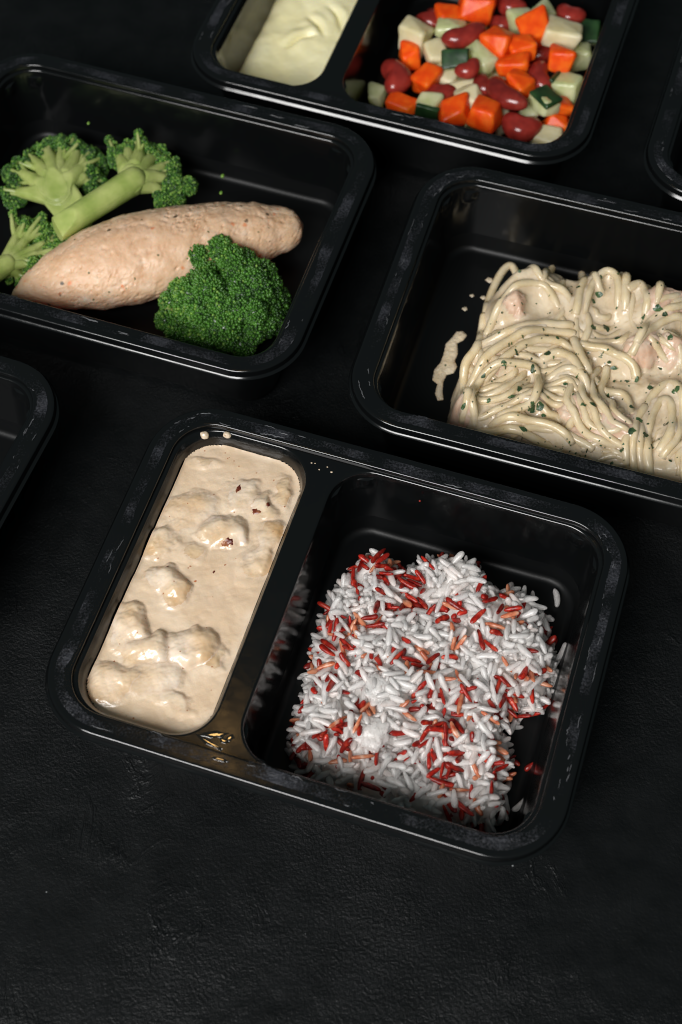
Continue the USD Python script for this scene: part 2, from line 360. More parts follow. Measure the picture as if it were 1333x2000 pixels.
herb_m = food('herb_leaf', [(0.3, (0.014, 0.036, 0.018)), (0.7, (0.05, 0.085, 0.03))], 400.0, rough=0.3, sss=0.0, bump=0.4, bscale=1500.0, rand=(0.6, 1.6))
mash_m = food('pale_puree', [(0.3, (0.80, 0.72, 0.39)), (0.7, (0.87, 0.80, 0.50))], 40.0, rough=0.38, sss=0.35, radius=(1, 0.8, 0.4), sscale=0.003, bump=0.15, bscale=600.0)
carrot_m = food('carrot', [(0.3, (0.74, 0.045, 0.004)), (0.5, (0.88, 0.085, 0.006)), (0.7, (0.95, 0.16, 0.012))], 130.0, rough=0.35, spec=0.28, sss=0.4, radius=(1, 0.25, 0.05), sscale=0.003, bump=0.15, bscale=500.0, rand=(0.8, 1.1))
cuke_m = food('cucumber_flesh', [(0.3, (0.40, 0.47, 0.17)), (0.7, (0.60, 0.64, 0.32))], 110.0, rough=0.2, coat=0.2, sss=0.6, radius=(0.9, 1, 0.5), sscale=0.004, bump=0.15, bscale=500.0)
skin_m = food('cucumber_skin', [(0.3, (0.006, 0.024, 0.008)), (0.7, (0.022, 0.060, 0.018))], 160.0, rough=0.28, sss=0.0, bump=0.15, bscale=400.0)
potato_m = food('potato', [(0.3, (0.58, 0.48, 0.25)), (0.7, (0.70, 0.62, 0.39))], 80.0, rough=0.4, sss=0.35, radius=(1, 0.8, 0.4), sscale=0.003, bump=0.2, bscale=500.0)
bean_m = food('kidney_bean', [(0.3, (0.13, 0.011, 0.009)), (0.6, (0.24, 0.024, 0.017)), (0.8, (0.32, 0.06, 0.04))], 120.0, rough=0.18, sss=0.15, radius=(1, 0.2, 0.1), sscale=0.002, bump=0.1, bscale=300.0, rand=(0.75, 1.25))

# ------------------------------------------------------------------ table
def table_top():
    xs = np.concatenate([[-1.6, -0.9, -0.5], np.arange(-0.30, 0.3001, 0.002), [0.5, 0.9, 1.6]])
    ys = np.concatenate([[-0.9, -0.4, -0.1], np.arange(0.05, 0.9001, 0.002), [1.1, 1.5, 2.2]])
    X, Y = np.meshgrid(xs, ys, indexing='ij')
    Q = np.stack([X * 26 + 3, Y * 15, 0 * X], -1)
    a = 0.7; Xr, Yr = X * math.cos(a) + Y * math.sin(a), -X * math.sin(a) + Y * math.cos(a)
    ridge = 1 - np.abs(2 * fbm(np.stack([Xr * 16, Yr * 44, 0 * X + 9.1], -1), 4, 5) - 1)
    ridge = np.clip((ridge - 0.86) / 0.14, 0, 1) ** 2
    patch = np.clip((fbm(np.stack([X * 9, Y * 9, 0 * X], -1), 3, 8) - 0.45) * 5, 0, 1)
    Z = 0.0006 * (fbm(Q, 3, 2) - 0.5) + 0.0007 * ridge * patch + 0.00035 * (fbm(np.stack([X * 150, Y * 150, 0 * X], -1), 3, 4) - 0.5)
    # low trowel steps in the near part of the board
    st = fbm(np.stack([X * 12 + 5, Y * 12, 0 * X + 2.0], -1), 4, 21) * 9
    Z += 0.00034 * (np.floor(st) + np.clip((st - np.floor(st)) * 7, 0, 1)) - 0.0016
    V = np.stack([X, Y, np.minimum(Z, 0.0)], -1).reshape(-1, 3)
    idx = np.arange(X.size).reshape(X.shape)
    a, b, c, d = idx[:-1, :-1].ravel(), idx[1:, :-1].ravel(), idx[1:, 1:].ravel(), idx[:-1, 1:].ravel()
    F = np.vstack([np.column_stack([a, b, c]), np.column_stack([a, c, d])])
    p = emit('/World', 'table_top', (V, F), table_m, N=vnormals(V, F))
    tag(p, 'matt black plaster board with fine grain and trowel marks under all the trays', None, None, 'structure')


table_top()

# ------------------------------------------------------------------ trays
LX, LY = 102.2, 75.8          # inner edge of the sealing flange, mm
Z0 = 48.0                     # rim height, mm
HOLES = {'double': [(-68.65, -0.2, 32.35, 75.2, 19.0), (37.6, -0.2, 63.8, 75.2, 19.0)], 'single': [(0, -0.2, 101.4, 75.2, 18.0)]}
DEPTH = 46.2


def hole_rings(cx, cy, hx, hy, r, top):
    """Inside of a compartment from its lip down: rings in mm."""
    R = []
    for k in range(5):                                   # rounded lip
        a = k / 4 * math.pi / 2 * 0.93
        R.append(ring(hx - 1.1 * math.sin(a), hy - 1.1 * math.sin(a), r - 0.6 * math.sin(a), top - 1.1 * (1 - math.cos(a)), cx, cy))
    def wall(z):
        d = (top - z) / DEPTH * 4.6 + 1.1 + (2.0 * (1 - math.exp(-(top - z) / 5.0)) if hx < 40 else 0)
        g = ring(hx - d, hy - d, max(r - d * 0.6, 6), z, cx, cy)
        return g
    lug = np.zeros(len(R[0])); nc, ns = 14, 10
    for k in range(4):                                   # pairs of stacking lugs in the corners
        for c_ in (3.0, 11.0):
            lug += np.exp(-((np.arange(len(lug)) - (k * (nc + ns) + c_)) / 1.15) ** 4)
    for z, l in ((top - 2.5, 0), (top - 3.6, 0), (top - 4.1, 1), (top - 6.5, 1), (top - 9.0, 0.85), (top - 10.5, 0.1), (top - 12, 0), (top - 22, 0), (top - 33, 0)):
        g = wall(z)
        c = np.array([cx, cy]); d = g[:, :2] - c; d /= np.linalg.norm(d, axis=1, keepdims=True)
        g[:, :2] -= d * ((0.0 if hx < 40 else 1.5) * l * lug)[:, None]
        R.append(g)
    fl = top - DEPTH + 2.4
    base = (top - fl) / DEPTH * 4.6 + 1.1 + (2.0 if hx < 40 else 0)
    for k in range(1, 7):                                # floor fillet
        a = k / 6 * math.pi / 2
        d = base + 4.0 * (1 - math.cos(a))
        R.append(ring(hx - base - 4.0 * (1 - math.cos(a)), hy - base - 4.0 * (1 - math.cos(a)), max(r - base * 0.6 - 3 * (1 - math.cos(a)), 5), fl + 4.0 - 4.0 * math.sin(a), cx, cy))
    last = R[-1]
    R.append(ring((hx - base - 4) * 0.9, (hy - base - 4) * 0.9, 5, last[0, 2] - 0.05, cx, cy))
    return R


def make_tray(num, kind, label):
    x, y, a = POSE[num]
    t = thing('food_tray', label, 'tray', (x, y, 0), a)
    s = mm
    # body: one or two compartments, inside and outside skins
    top = Z0 - 2.3
    parts, bases = [], []
    holes = HOLES[kind]
    outer = ring(101.5, 75.3, 18.4, top)
    pieces = []
    for h in holes:
        hr = hole_rings(*h, top)
        v, f = loft(hr[:-7]); parts.append((v, f))
        v, f = loft(hr[-8:], cap_end=True); bases.append((v, f))
        skin = [ring(h[2] + 0.9 - ((top - z) / DEPTH * 4.6), h[3] + 0.9 - ((top - z) / DEPTH * 4.6), h[4], z - 0.9, h[0], h[1]) for z in (top, top - 15, top - 30, top - DEPTH + 5)]
        skin.append(ring(h[2] - 10, h[3] - 10, 10, top - DEPTH - 0.9 + 0.9, h[0], h[1]))
        v, f = loft(skin, cap_end=True); parts.append((v, f[:, ::-1]))
    # the plate around the compartments
    P = Polygon(ring(101.9, 75.7, 18.6, 0)[:, :2], [ring(h[2], h[3], h[4], 0, h[0], h[1])[::-1, :2] for h in holes])
    if kind == 'double':
        v2, f2 = trimesh.creation.triangulate_polygon(P, engine='earcut')
        plate = (np.column_stack([v2, np.full(len(v2), top)]), np.asarray(f2))
        fn = np.cross(plate[0][plate[1][:, 1]] - plate[0][plate[1][:, 0]], plate[0][plate[1][:, 2]] - plate[0][plate[1][:, 0]])
        plate[1][fn[:, 2] < 0] = plate[1][fn[:, 2] < 0][:, ::-1]
    for k, (v, f) in enumerate(parts):
        parts[k] = (np.asarray(v), f)
    V, F = join(parts)
    emit(t, 'body', (V * s, F), plastic, smooth=38)
    for v, f in bases:
        emit(t, 'base', (v * s, f), base_m, smooth=60)
    if kind == 'double':
        emit(t, 'divider', (plate[0] * s, plate[1]), plastic, smooth=False)
    # rim: skirt, flange and the step down to the body
    prof = [(111.6, -4.2), (112.2, -5.0), (114.4, -5.3), (114.85, -5.1), (114.95, -4.7), (114.6, -4.3), (114.1, -3.88), (113.75, -3.65), (113.5, -3.3), (113.35, -1.3), (113.2, -0.75), (112.85, -0.3), (112.3, -0.06), (111.5, 0.0),
            (103.3, 0.0), (102.7, -0.12), (102.35, -0.42), (102.15, -0.9), (102.05, -1.7), (101.9, -2.3), (101.4, -2.34 if kind == 'single' else -2.5)]
    rings = []
    for px_, pz in prof:
        d = 113.5 - px_
        rings.append(ring(px_, 85.35 - d * 0.86, 30.0 - d * (1.0 if d > 0 else 1.0), Z0 + pz))
    v, f = loft(rings)
    emit(t, 'rim', (v * s, f), plastic, smooth=38)
    # torn sealing film left on the flange
    rng = np.random.default_rng(100 + num)
    base = ring(113.5, 85.35, 30.0, 0, nc=110, ns=220)
    T = np.roll(base, -1, 0) - np.roll(base, 1, 0); T /= np.linalg.norm(T, axis=1, keepdims=True)
    Nn = np.column_stack([T[:, 1], -T[:, 0], 0 * T[:, 0]])
    n = len(base); A = 9
    q = np.stack([base[:, 0] * 0.06 + num * 7, base[:, 1] * 0.06, np.zeros(n)], -1)
    wob = fbm(q * 1.0, 3, num); wob2 = fbm(q * 4, 3, num + 30); wob3 = fbm(q * 12, 2, num + 50); wob4 = fbm(q * 40, 3, num + 55); wob4b = fbm(q * 34 + 5, 3, num + 57)
    rows = []
    for k in range(A):
        w = k / (A - 1)
        o = 3.4 + 0.7 * (wob - 0.4) + 0.45 * (wob4 - 0.5) + w * np.clip(5.0 + 4.0 * (wob - 0.5) + 0.8 * (wob3 - 0.5) + 0.9 * (wob4b - 0.5), 0.8, 6.4)
        h = 0.12 + (0.55 * np.clip(fbm(np.stack([base[:, 0] * 0.7, base[:, 1] * 0.7, np.full(n, w * 2.5 + num)], -1), 3, 70) - 0.42, 0, 1)) * (1.0 if 0 < k < A - 1 else 0.15)
        p = base - Nn * o[:, None]; p[:, 2] = Z0 + h
        rows.append(p)
    v, f = loft(rows)
    emit(t, 'seal_residue', (v * s, f), film, smooth=True, label='torn grey sealing film left along the rim')
    # curled torn edges of the film
    shreds = []
    for k in range(90):
        i0 = rng.integers(0, n); ln = int(rng.integers(3, 15)); edge = rng.choice((0, A - 1, A - 1, rng.integers(1, A - 1)))
        ii = (i0 + np.arange(ln)) % n
        if fbm(np.array([[base[i0, 0] * 0.022 + num * 3.3, base[i0, 1] * 0.022, 1.7]]), 2, 88)[0] < 0.50: continue
        p = rows[edge][ii].copy() + (Nn[ii] * ((fbm(np.stack([np.arange(ln) * 0.22 + k * 9, np.zeros(ln), np.zeros(ln)], -1), 3, 66) - 0.5) * rng.uniform(0.2, 1.0))[:, None])
        p[:, 2] = Z0 + 0.12 + 0.5 * fbm(np.stack([np.arange(ln) * 0.3 + k * 5, np.zeros(ln), np.zeros(ln)], -1), 2, 67)
        if len(p) < 3: continue
        e = np.minimum(np.arange(ln), np.arange(ln)[::-1]) / max(ln / 2, 1)
        shreds.append(tube(p, rng.uniform(0.08, 0.20) * (0.25 + 0.75 * np.clip(e * 3, 0, 1)) * (0.6 + 0.8 * noise(np.stack([np.arange(ln) * 0.6, np.full(ln, k * 1.7), np.zeros(ln)], -1), 3)), 5))
    if shreds:
        v, f = join(shreds)
        emit(t, 'torn_film_edge', (v * s, f), shred, smooth=True, label='whitish curled edge of torn film', kind='stuff')
    return t


trays = {}
trays[1] = make_tray(1, 'double', 'black two-compartment tray in front holding creamy chicken and red and white rice')
trays[2] = make_tray(2, 'single', 'black tray holding broccoli florets and a pale fish patty')
trays[3] = make_tray(3, 'single', 'black tray holding creamy noodles with chicken and herbs')
trays[4] = make_tray(4, 'double', 'black two-compartment tray at the back holding pale puree and diced salad')
trays[5] = make_tray(5, 'single', 'empty black tray corner cut off by the left edge, beside the creamy chicken tray')
trays[6] = make_tray(6, 'single', 'black tray corner cut off by the right edge, beyond the noodle tray')

def place(name, label, cat, tray, centre, group=None):
    """A thing standing in a tray: its Xform at the given point (mm, tray frame). Returns path and the point in mm."""
    w = toworld(tray, np.array(centre) * mm)
    return thing(name, label, cat, w, POSE[tray][2], group), np.array(centre, float)

# ------------------------------------------------------------------ creamy chicken
def smax(a, b, k):
    h = np.clip(0.5 + 0.5 * (a - b) / k, 0, 1)
    return b * (1 - h) + a * h + k * h * (1 - h)


CHUNKS = [  # x, y, rx, ry, turn, height, look
    (-87, 30, 17, 9.5, 52, 4.4, 0), (-95, 12, 9.5, 7.0, 25, 6.2, 0), (-67, 47, 9, 7, 70, 4.6, 1), (-55, 46, 8.5, 6.5, 110, 5.8, 1), (-67.5, 26, 10, 8.5, 30, 8.6, 1),
    (-46.5, 22, 6.5, 17, -8, 4.6, 0), (-81, -6, 9.5, 7.5, -25, 7.0, 0), (-91, -30, 9, 11, 30, 7.4, 0), (-78, -40, 10, 8, 20, 6.6, 0), (-62, -33, 11, 9, 35, 8.6, 0),
    (-88, -58, 12, 9, 15, 6.0, 0), (-74, -52, 15, 8, 20, 3.4, 0), (-48, 56, 4.5, 9, 10, 3.0, 0), (-49, -36, 6, 8, 0, 2.8, 0), (-89, 58, 8, 4, 20, 2.6, 0), (-60, -58, 10, 5, -10, 2.0, 0), (-78, 12, 8, 5, 10, 1.8, 0)]


def chicken():
    cx, cy = -68.65, -0.2
    lev = Z0 - 10.2
    def H(X, Y, part=False):
        W = np.stack([X * 0.12, Y * 0.12, 0 * X], -1)
        W2 = W * 3.6
        wx, wy = (fbm(W, 2, 11) - 0.5) * 8 + (fbm(W2, 2, 13) - 0.5) * 1.5, (fbm(W, 2, 12) - 0.5) * 8 + (fbm(W2, 2, 14) - 0.5) * 1.5
        Z = lev + 1.6 * (fbm(np.stack([X * 0.07, Y * 0.07, 0 * X], -1), 3, 3) - 0.5) + 0.35 * (fbm(np.stack([X * 0.4, Y * 0.4, 0 * X], -1), 2, 4) - 0.5)
        flat = Z.copy(); best = np.full(X.shape, -1); top = np.full(X.shape, -9.0)
        for i, (x, y, rx, ry, a, h, _) in enumerate(CHUNKS):
            rx, ry, h = rx * 1.15, ry * 1.15, h * 0.58; a = math.radians(a); dx, dy = X + wx - x, Y + wy - y
            u, v = (math.cos(a) * dx + math.sin(a) * dy) / rx, (-math.sin(a) * dx + math.cos(a) * dy) / ry
            d = np.abs(u) ** 2.4 + np.abs(v) ** 2.4
            lump = 0.86 + 0.50 * (fbm(np.stack([X * 0.13 + i, Y * 0.13, 0 * X], -1), 2, 40 + i) - 0.5) + 0.22 * np.clip(u * math.cos(a) - v * math.sin(a) + (u * math.sin(a) + v * math.cos(a)), -1, 1)
            dome = lev - 2.5 + (h + 2.5) * lump * np.sqrt(np.clip(1 - d, 0, 1)) - 6 * np.clip(d - 1, 0, 3)
            b = dome > np.maximum(top, flat + 0.25)
            best[b] = i; top = np.maximum(top, dome)
            Z = smax(Z, dome, 2.8)
        Z = Z + np.where(top > flat, 0.45, 0.12) * (fbm(np.stack([X * 0.9, Y * 0.9, 0 * X], -1), 2, 57) - 0.5)
        sd = rrect_sd(X, Y, cx, cy, 32.35 - 3.7, 75.2 - 3.7, 16.5)
        edge = np.clip(-sd, 0, 50)
        Z = flat + (Z - flat) * np.clip(0.35 + edge / 4.0, 0, 1) + 1.0 * np.exp(-edge / 0.9) - 0.5 * np.exp(-edge / 5)
        return (Z, best) if part else Z
    V, F, N = grid_field(-101, -36, -77, 77, 0.55, lambda X, Y: H(X, Y), lambda X, Y: rrect_sd(X, Y, cx, cy, 32.35 - 3.3, 75.2 - 3.3, 16.5) < 0)
    _, best = H(V[:, 0], V[:, 1], True)
    path, c = place('creamy_chicken', 'beige cream sauce with chicken pieces filling the narrow compartment of the front tray', 'chicken dish', 1, (cx, cy, 8))
    fb = best[F]; own = np.where((fb[:, 0] == fb[:, 1]) & (fb[:, 1] == fb[:, 2]), fb[:, 0], -1)
    v, f, n = compact(V, F[own < 0], N)
    emit(path, 'sauce', ((v - c) * mm, f), sauce_m, N=n)
    for i, ch in enumerate(CHUNKS):
        if (own == i).sum() < 30: continue
        v, f, n = compact(V, F[own == i], N)
        emit(path, 'chicken_piece', ((v - c) * mm, f), chick_m, N=n)
    # browned spots on the two pieces at the back
    spots = [(466, 955, 1.6, 3.0), (448, 1058, 3.2, 2.0), (438, 1062, 1.7, 1.5), (500, 1000, 2.6, 2.0), (524, 985, 1.2, 2.4), (327, 1092 + 15, 0.8, 0.6), (418, 1117, 0.6, 1.1)]
    for px_, py_, rx, ry in spots:
        P = onto(1, px_, py_, lambda x, y: H(x * 1000, y * 1000) * mm) * 1000
        g = np.arange(16) / 16 * 2 * np.pi
        rx, ry = rx * 0.8, ry * 0.8; rr = 1 + 0.9 * (noise(np.stack([np.cos(g) * 2.6 + px_, np.sin(g) * 2, 0 * g], -1), 3) - 0.5)
        X, Y = [P[0]], [P[1]]
        for q in (0.35, 0.7, 1.0):
            X += list(P[0] + rx * q * rr * np.cos(g)); Y += list(P[1] + ry * q * rr * np.sin(g))
        X, Y = np.array(X), np.array(Y)
        Zs = H(X, Y) + np.r_[0.28, np.full(16, 0.26), np.full(16, 0.2), np.full(16, -0.15)]
        F2 = [[0, 1 + k, 1 + (k + 1) % 16] for k in range(16)]
        for rr_ in (0, 1):
            for k in range(16):
                a_, b_ = 1 + rr_ * 16 + k, 1 + rr_ * 16 + (k + 1) % 16
                F2 += [[a_, a_ + 16, b_ + 16], [a_, b_ + 16, b_]]
        emit(path, 'browned_spot', ((np.stack([X, Y, Zs], -1) - c) * mm, np.array(F2)), sear_m, smooth=True)
    return H


chickenH = chicken()

# ------------------------------------------------------------------ rice
def grain_mesh(kind, seed):
    rng = np.random.default_rng(seed)
    ns, nr = 10, 11
    x = np.sin(np.linspace(-1, 1, nr) * np.pi / 2)
    prof = (1 - np.abs(x) ** (3.4 + rng.uniform(-0.5, 1.2))) ** 0.55 * (1 + 0.10 * rng.normal() * x)
    bend = rng.uniform(-0.2, 0.2)
    rings = []
    for xi, pr in list(zip(x, prof))[1:-1]:
        ph = np.arange(ns) / ns * 2 * np.pi
        r = pr * (1 + 0.035 * rng.normal(size=ns) + 0.05 * math.sin(xi * 4 + seed))
        groove = 1 - (0.22 * np.exp(-((ph - np.pi / 2) / 0.4) ** 2) if kind == 'red' else 0.08 * np.exp(-((ph - np.pi / 2) / 0.35) ** 2))
        rings.append(np.column_stack([np.full(ns, xi), r * groove * np.cos(ph) * (0.36 if kind == 'white' else 0.37) + bend * (xi**2 - 0.3), r * groove * np.sin(ph) * 0.30]))
    v, f = loft(rings, cap_end=True, cap_start=True)
    v[-2] = [-0.985, bend * 0.65, 0] ; v[-1] = [0.985, bend * 0.65, 0]
    # cap_start is appended before cap_end
    return v, f


RICE_OUT = np.array([(-8.7, -56), (-10, -41), (-12, -17), (-14, 6), (-15.5, 20), (-11.5, 34), (-7, 46), (0, 52.5), (8, 49), (15, 46.5), (21, 55), (32, 60), (45, 61), (54, 53), (60, 51), (66, 56), (80, 50), (88, 42), (95, 22), (95, 5), (88, -4), (82, -12),
                     (84, -25), (89, -43), (90, -53), (84, -63), (72, -66), (48, -68), (20, -67), (2, -63)])


def rice():
    rng = np.random.default_rng(5)
    poly = Polygon(RICE_OUT)
    from shapely import contains_xy, distance, points
    bd = poly.exterior
    FL = 2.2
    def top(X, Y):
        d = distance(points(np.stack([X, Y], -1)), bd) * np.where(contains_xy(poly, X, Y), 1, -1)
        h = 24.0 + 9.0 * (fbm(np.stack([X * 0.045, Y * 0.045, 0 * X], -1), 3, 9) - 0.5) + 9 * (fbm(np.stack([X * 0.10, Y * 0.10, 0 * X], -1), 2, 10) - 0.5)
        h -= 6 * np.exp(-((X - 50) ** 2 + (Y + 62) ** 2) / 500) + 4.0 * np.exp(-((X - 2) ** 2 + (Y + 52) ** 2) / 260)
        h += 2.5 * np.exp(-((X - 2) ** 2 + (Y - 42) ** 2) / 150) + 2.5 * np.exp(-((X - 30) ** 2 + (Y + 28) ** 2) / 300)
        return FL + np.maximum(0, h) * np.clip(d / 9.0, 0, 1) ** 0.45
    N = 2150
    P = []
    while len(P) < N:
        q = np.column_stack([rng.uniform(-16, 97, 20000), rng.uniform(-69, 62, 20000), rng.uniform(FL, 38, 20000)])
        t = top(q[:, 0], q[:, 1]); keep = (q[:, 2] < t) & contains_xy(poly, q[:, 0], q[:, 1])
        d_in = distance(points(q[:, :2]), bd)
        keep &= (t - q[:, 2] < 8.5) | (d_in < 8.5)
        P += list(q[keep])
    P = np.array(P[:N])
    D = rng.normal(size=(N, 3)); D[:, 2] *= 0.38; D /= np.linalg.norm(D, axis=1, keepdims=True)
    L = rng.uniform(4.2, 5.6, N); R = 1.5
    for it in range(36):                                  # push overlapping grains apart, keep them in the heap
        S = np.vstack([P + D * (L * k)[:, None] for k in (-0.66, 0, 0.66)]); own = np.tile(np.arange(N), 3); arm = np.repeat((-0.66, 0, 0.66), N)
        pr = cKDTree(S).query_pairs(2 * R * 0.90, output_type='ndarray')
        pr = pr[own[pr[:, 0]] != own[pr[:, 1]]]
        d = S[pr[:, 0]] - S[pr[:, 1]]; l = np.linalg.norm(d, axis=1) + 1e-9
        push = d / l[:, None] * (0.5 * (2 * R * 0.90 - l))[:, None] * 0.55
        mv = np.zeros_like(P); rot = np.zeros_like(P); cnt = np.zeros(N)
        for side, sg in ((0, 1), (1, -1)):
            o = own[pr[:, side]]
            np.add.at(mv, o, sg * push); np.add.at(cnt, o, 1)
            np.add.at(rot, o, sg * push * arm[pr[:, side]][:, None])
        k = np.maximum(cnt, 1)[:, None] ** 0.6
        P += mv / k; D += rot / k / 3.0; D /= np.linalg.norm(D, axis=1, keepdims=True)
        t = top(P[:, 0], P[:, 1]) - 1.0
        over = P[:, 2] - t
        P[:, 2] -= np.clip(over, 0, 9) * 0.5
        P[:, 2] = np.maximum(P[:, 2], FL + 0.6 + np.abs(D[:, 2]) * L * 0.7)
        e1, e2 = top(P[:, 0] + 0.5, P[:, 1]), top(P[:, 0], P[:, 1] + 0.5)
        out = ~contains_xy(poly, P[:, 0], P[:, 1])
        if out.any():
            from shapely import shortest_line
            for i in np.nonzero(out)[0]:
                from shapely.geometry import Point
                q = bd.interpolate(bd.project(Point(*P[i, :2])))
                P[i, :2] += (np.array([q.x, q.y]) - P[i, :2]) * 0.6
    # colour: red grains come in loose clumps
    cl = fbm(P * 0.085, 2, 31) + 0.62 * rng.random(N)
    cl += 0.16 * np.exp(-((P[:, 0] - 0) ** 2 + (P[:, 1] - 40) ** 2) / 160)
    order = np.argsort(-cl); kind = np.zeros(N, int)
    kind[order[:int(N * 0.30)]] = 1
    reds = order[:int(N * 0.30)]; kind[reds[rng.random(len(reds)) < 0.22]] = 2
    kind[order[int(N * 0.30):int(N * 0.44)]] = 3
    c = np.array([38.0, -4.0, FL])
    path, _ = place('rice_portion', 'mound of boiled white rice mixed with red rice grains in the front tray', 'rice', 1, tuple(c))
    # which grains show largest
    W = toworld(1, np.vstack([P + D * (L * k)[:, None] for k in (-0.7, -0.35, 0, 0.35, 0.7)]) * mm); own = np.tile(np.arange(N), 5)
    v = W - CAM; dep = v @ fw
    px_, py_ = 666.5 + F_PX * (v @ rt) / dep, 1000 - F_PX * (v @ up) / dep
    gx, gy = (px_ / 4).astype(int), (py_ / 4).astype(int)
    zb = np.full((500, 340), 9.0); ib = np.full((500, 340), -1)
    for i in np.argsort(-dep):
        x0, y0 = gx[i], gy[i]
        if 1 < x0 < 338 and 1 < y0 < 498:
            zb[y0 - 1:y0 + 2, x0 - 1:x0 + 2] = dep[i]; ib[y0 - 1:y0 + 2, x0 - 1:x0 + 2] = own[i]
    seen = np.bincount(ib[ib >= 0], minlength=N)
    big = np.argsort(-seen)[:300]
    protos = [(grain_mesh('white', k), rice_w) for k in range(7)] + [(grain_mesh('red', 10 + k), rice_r) for k in range(4)] + [(grain_mesh('red', 20 + k), rice_p) for k in range(3)] + [(grain_mesh('white', 30 + k), rice_t) for k in range(3)]
    protos = [((v * mm, f), m) for (v, f), m in protos]
    pick = np.where(kind == 0, rng.integers(0, 7, N), np.where(kind == 1, rng.integers(7, 11, N), np.where(kind == 2, rng.integers(11, 14, N), rng.integers(14, 17, N))))
    rots = quat_from(D, rng.uniform(0, 2 * np.pi, N))
    thick = np.where((kind == 0) | (kind == 3), rng.uniform(3.6, 4.5, N), rng.uniform(3.0, 3.9, N))
    L = np.where((kind == 0) | (kind == 3), L, L * rng.uniform(0.85, 1.1, N))
    L = np.where(rng.random(N) < 0.13, L * rng.uniform(0.5, 0.75, N), L)          # broken grains
    sc = np.column_stack([L * 1.02, thick, thick * rng.uniform(0.85, 1.1, N)])
    chosen = np.zeros(N, bool); chosen[big] = True
    for i in big:
        (v, f), m = protos[pick[i]]
        V = (v * sc[i]) @ rots[i].T + (P[i] - c) * mm
        emit(path, 'white_rice_grain' if kind[i] in (0, 3) else 'red_rice_grain', (V, f), m)
    rest = np.nonzero(~chosen)[0]
    instancer(path, 'smaller_grains', protos, pick[rest], (P[rest] - c) * mm, rots[rest], sc[rest])
    V, F, Nn = grid_field(-18, 98, -70, 63, 1.2, lambda X, Y: top(X, Y) - 4.2 + 1.6 * (fbm(np.stack([X * 0.4, Y * 0.4, 0 * X], -1), 2, 44) - 0.5), lambda X, Y: distance(points(np.stack([X, Y], -1)), poly.buffer(-2.5)) < 0.1)
    V, F, Nn = compact(V, F, Nn)
    emit(path, 'starchy_core', ((V - c) * mm, F), rice_w, N=Nn)
    # sticky overcooked lumps
    for (lx, ly, s) in ((740, 1345, 5.6), (728, 1432, 6.2)):
        Q = onto(1, lx, ly, lambda x, y: top(x * 1000, y * 1000) * mm) * 1000
        ic = trimesh.creation.icosphere(5); vv = ic.vertices * [s, s * 1.2, s * 0.42]
        vv *= (1 + 1.1 * (fbm(ic.vertices * 1.9 + lx, 4, 6) - 0.5))[:, None]
        emit(path, 'sticky_lump', ((vv + Q - c + [0, 0, -0.8]) * mm, ic.faces), rice_w)
    # single grains that fell beside the mound
    loose = [(1088, 1168, 4.0, 0, (-0.35, 0.9, 0.1), 'single white rice grain on the tray floor behind the rice mound'),
             (1003, 1487, 3.4, 1, (0.9, -0.2, 0.1), 'single dark red grain sticking out at the right of the rice mound'),
             (1104, 1275, 6.0, 0, (0.2, 0.9, 0.3), 'white rice grain leaning on the right wall of the rice compartment'),
             (1098, 1330, 5.5, 0, (0.1, 0.9, 0.2), 'white rice grain low against the right wall, nearer than the leaning one'),
             (1050, 1500, 3.6, 1, (0.3, 0.3, 0.1), 'small dark red grain lying alone near the right front wall'),
             (1028, 1575, 3.6, 0, (0.5, 0.8, 0.1), 'white rice grain alone in the front right corner of the tray')]
    for lx, ly, z, k, d, lab in loose:
        Q = at(1, lx, ly, z * mm) * 1000; Q[0] = min(Q[0], 95.4)
        d = np.array([d], float); d /= np.linalg.norm(d)
        pth, cc = place('loose_rice_grain', lab, 'rice grain', 1, tuple(Q))
        (v, f), m = protos[0 if k == 0 else 7]
        s = np.array([4.8, 4.3, 4.3]) if k == 0 else np.array([3.6, 3.4, 3.4])
        emit(pth, 'grain', ((v * s) @ quat_from(d, np.array([0.4]))[0].T, f), m)


rice()

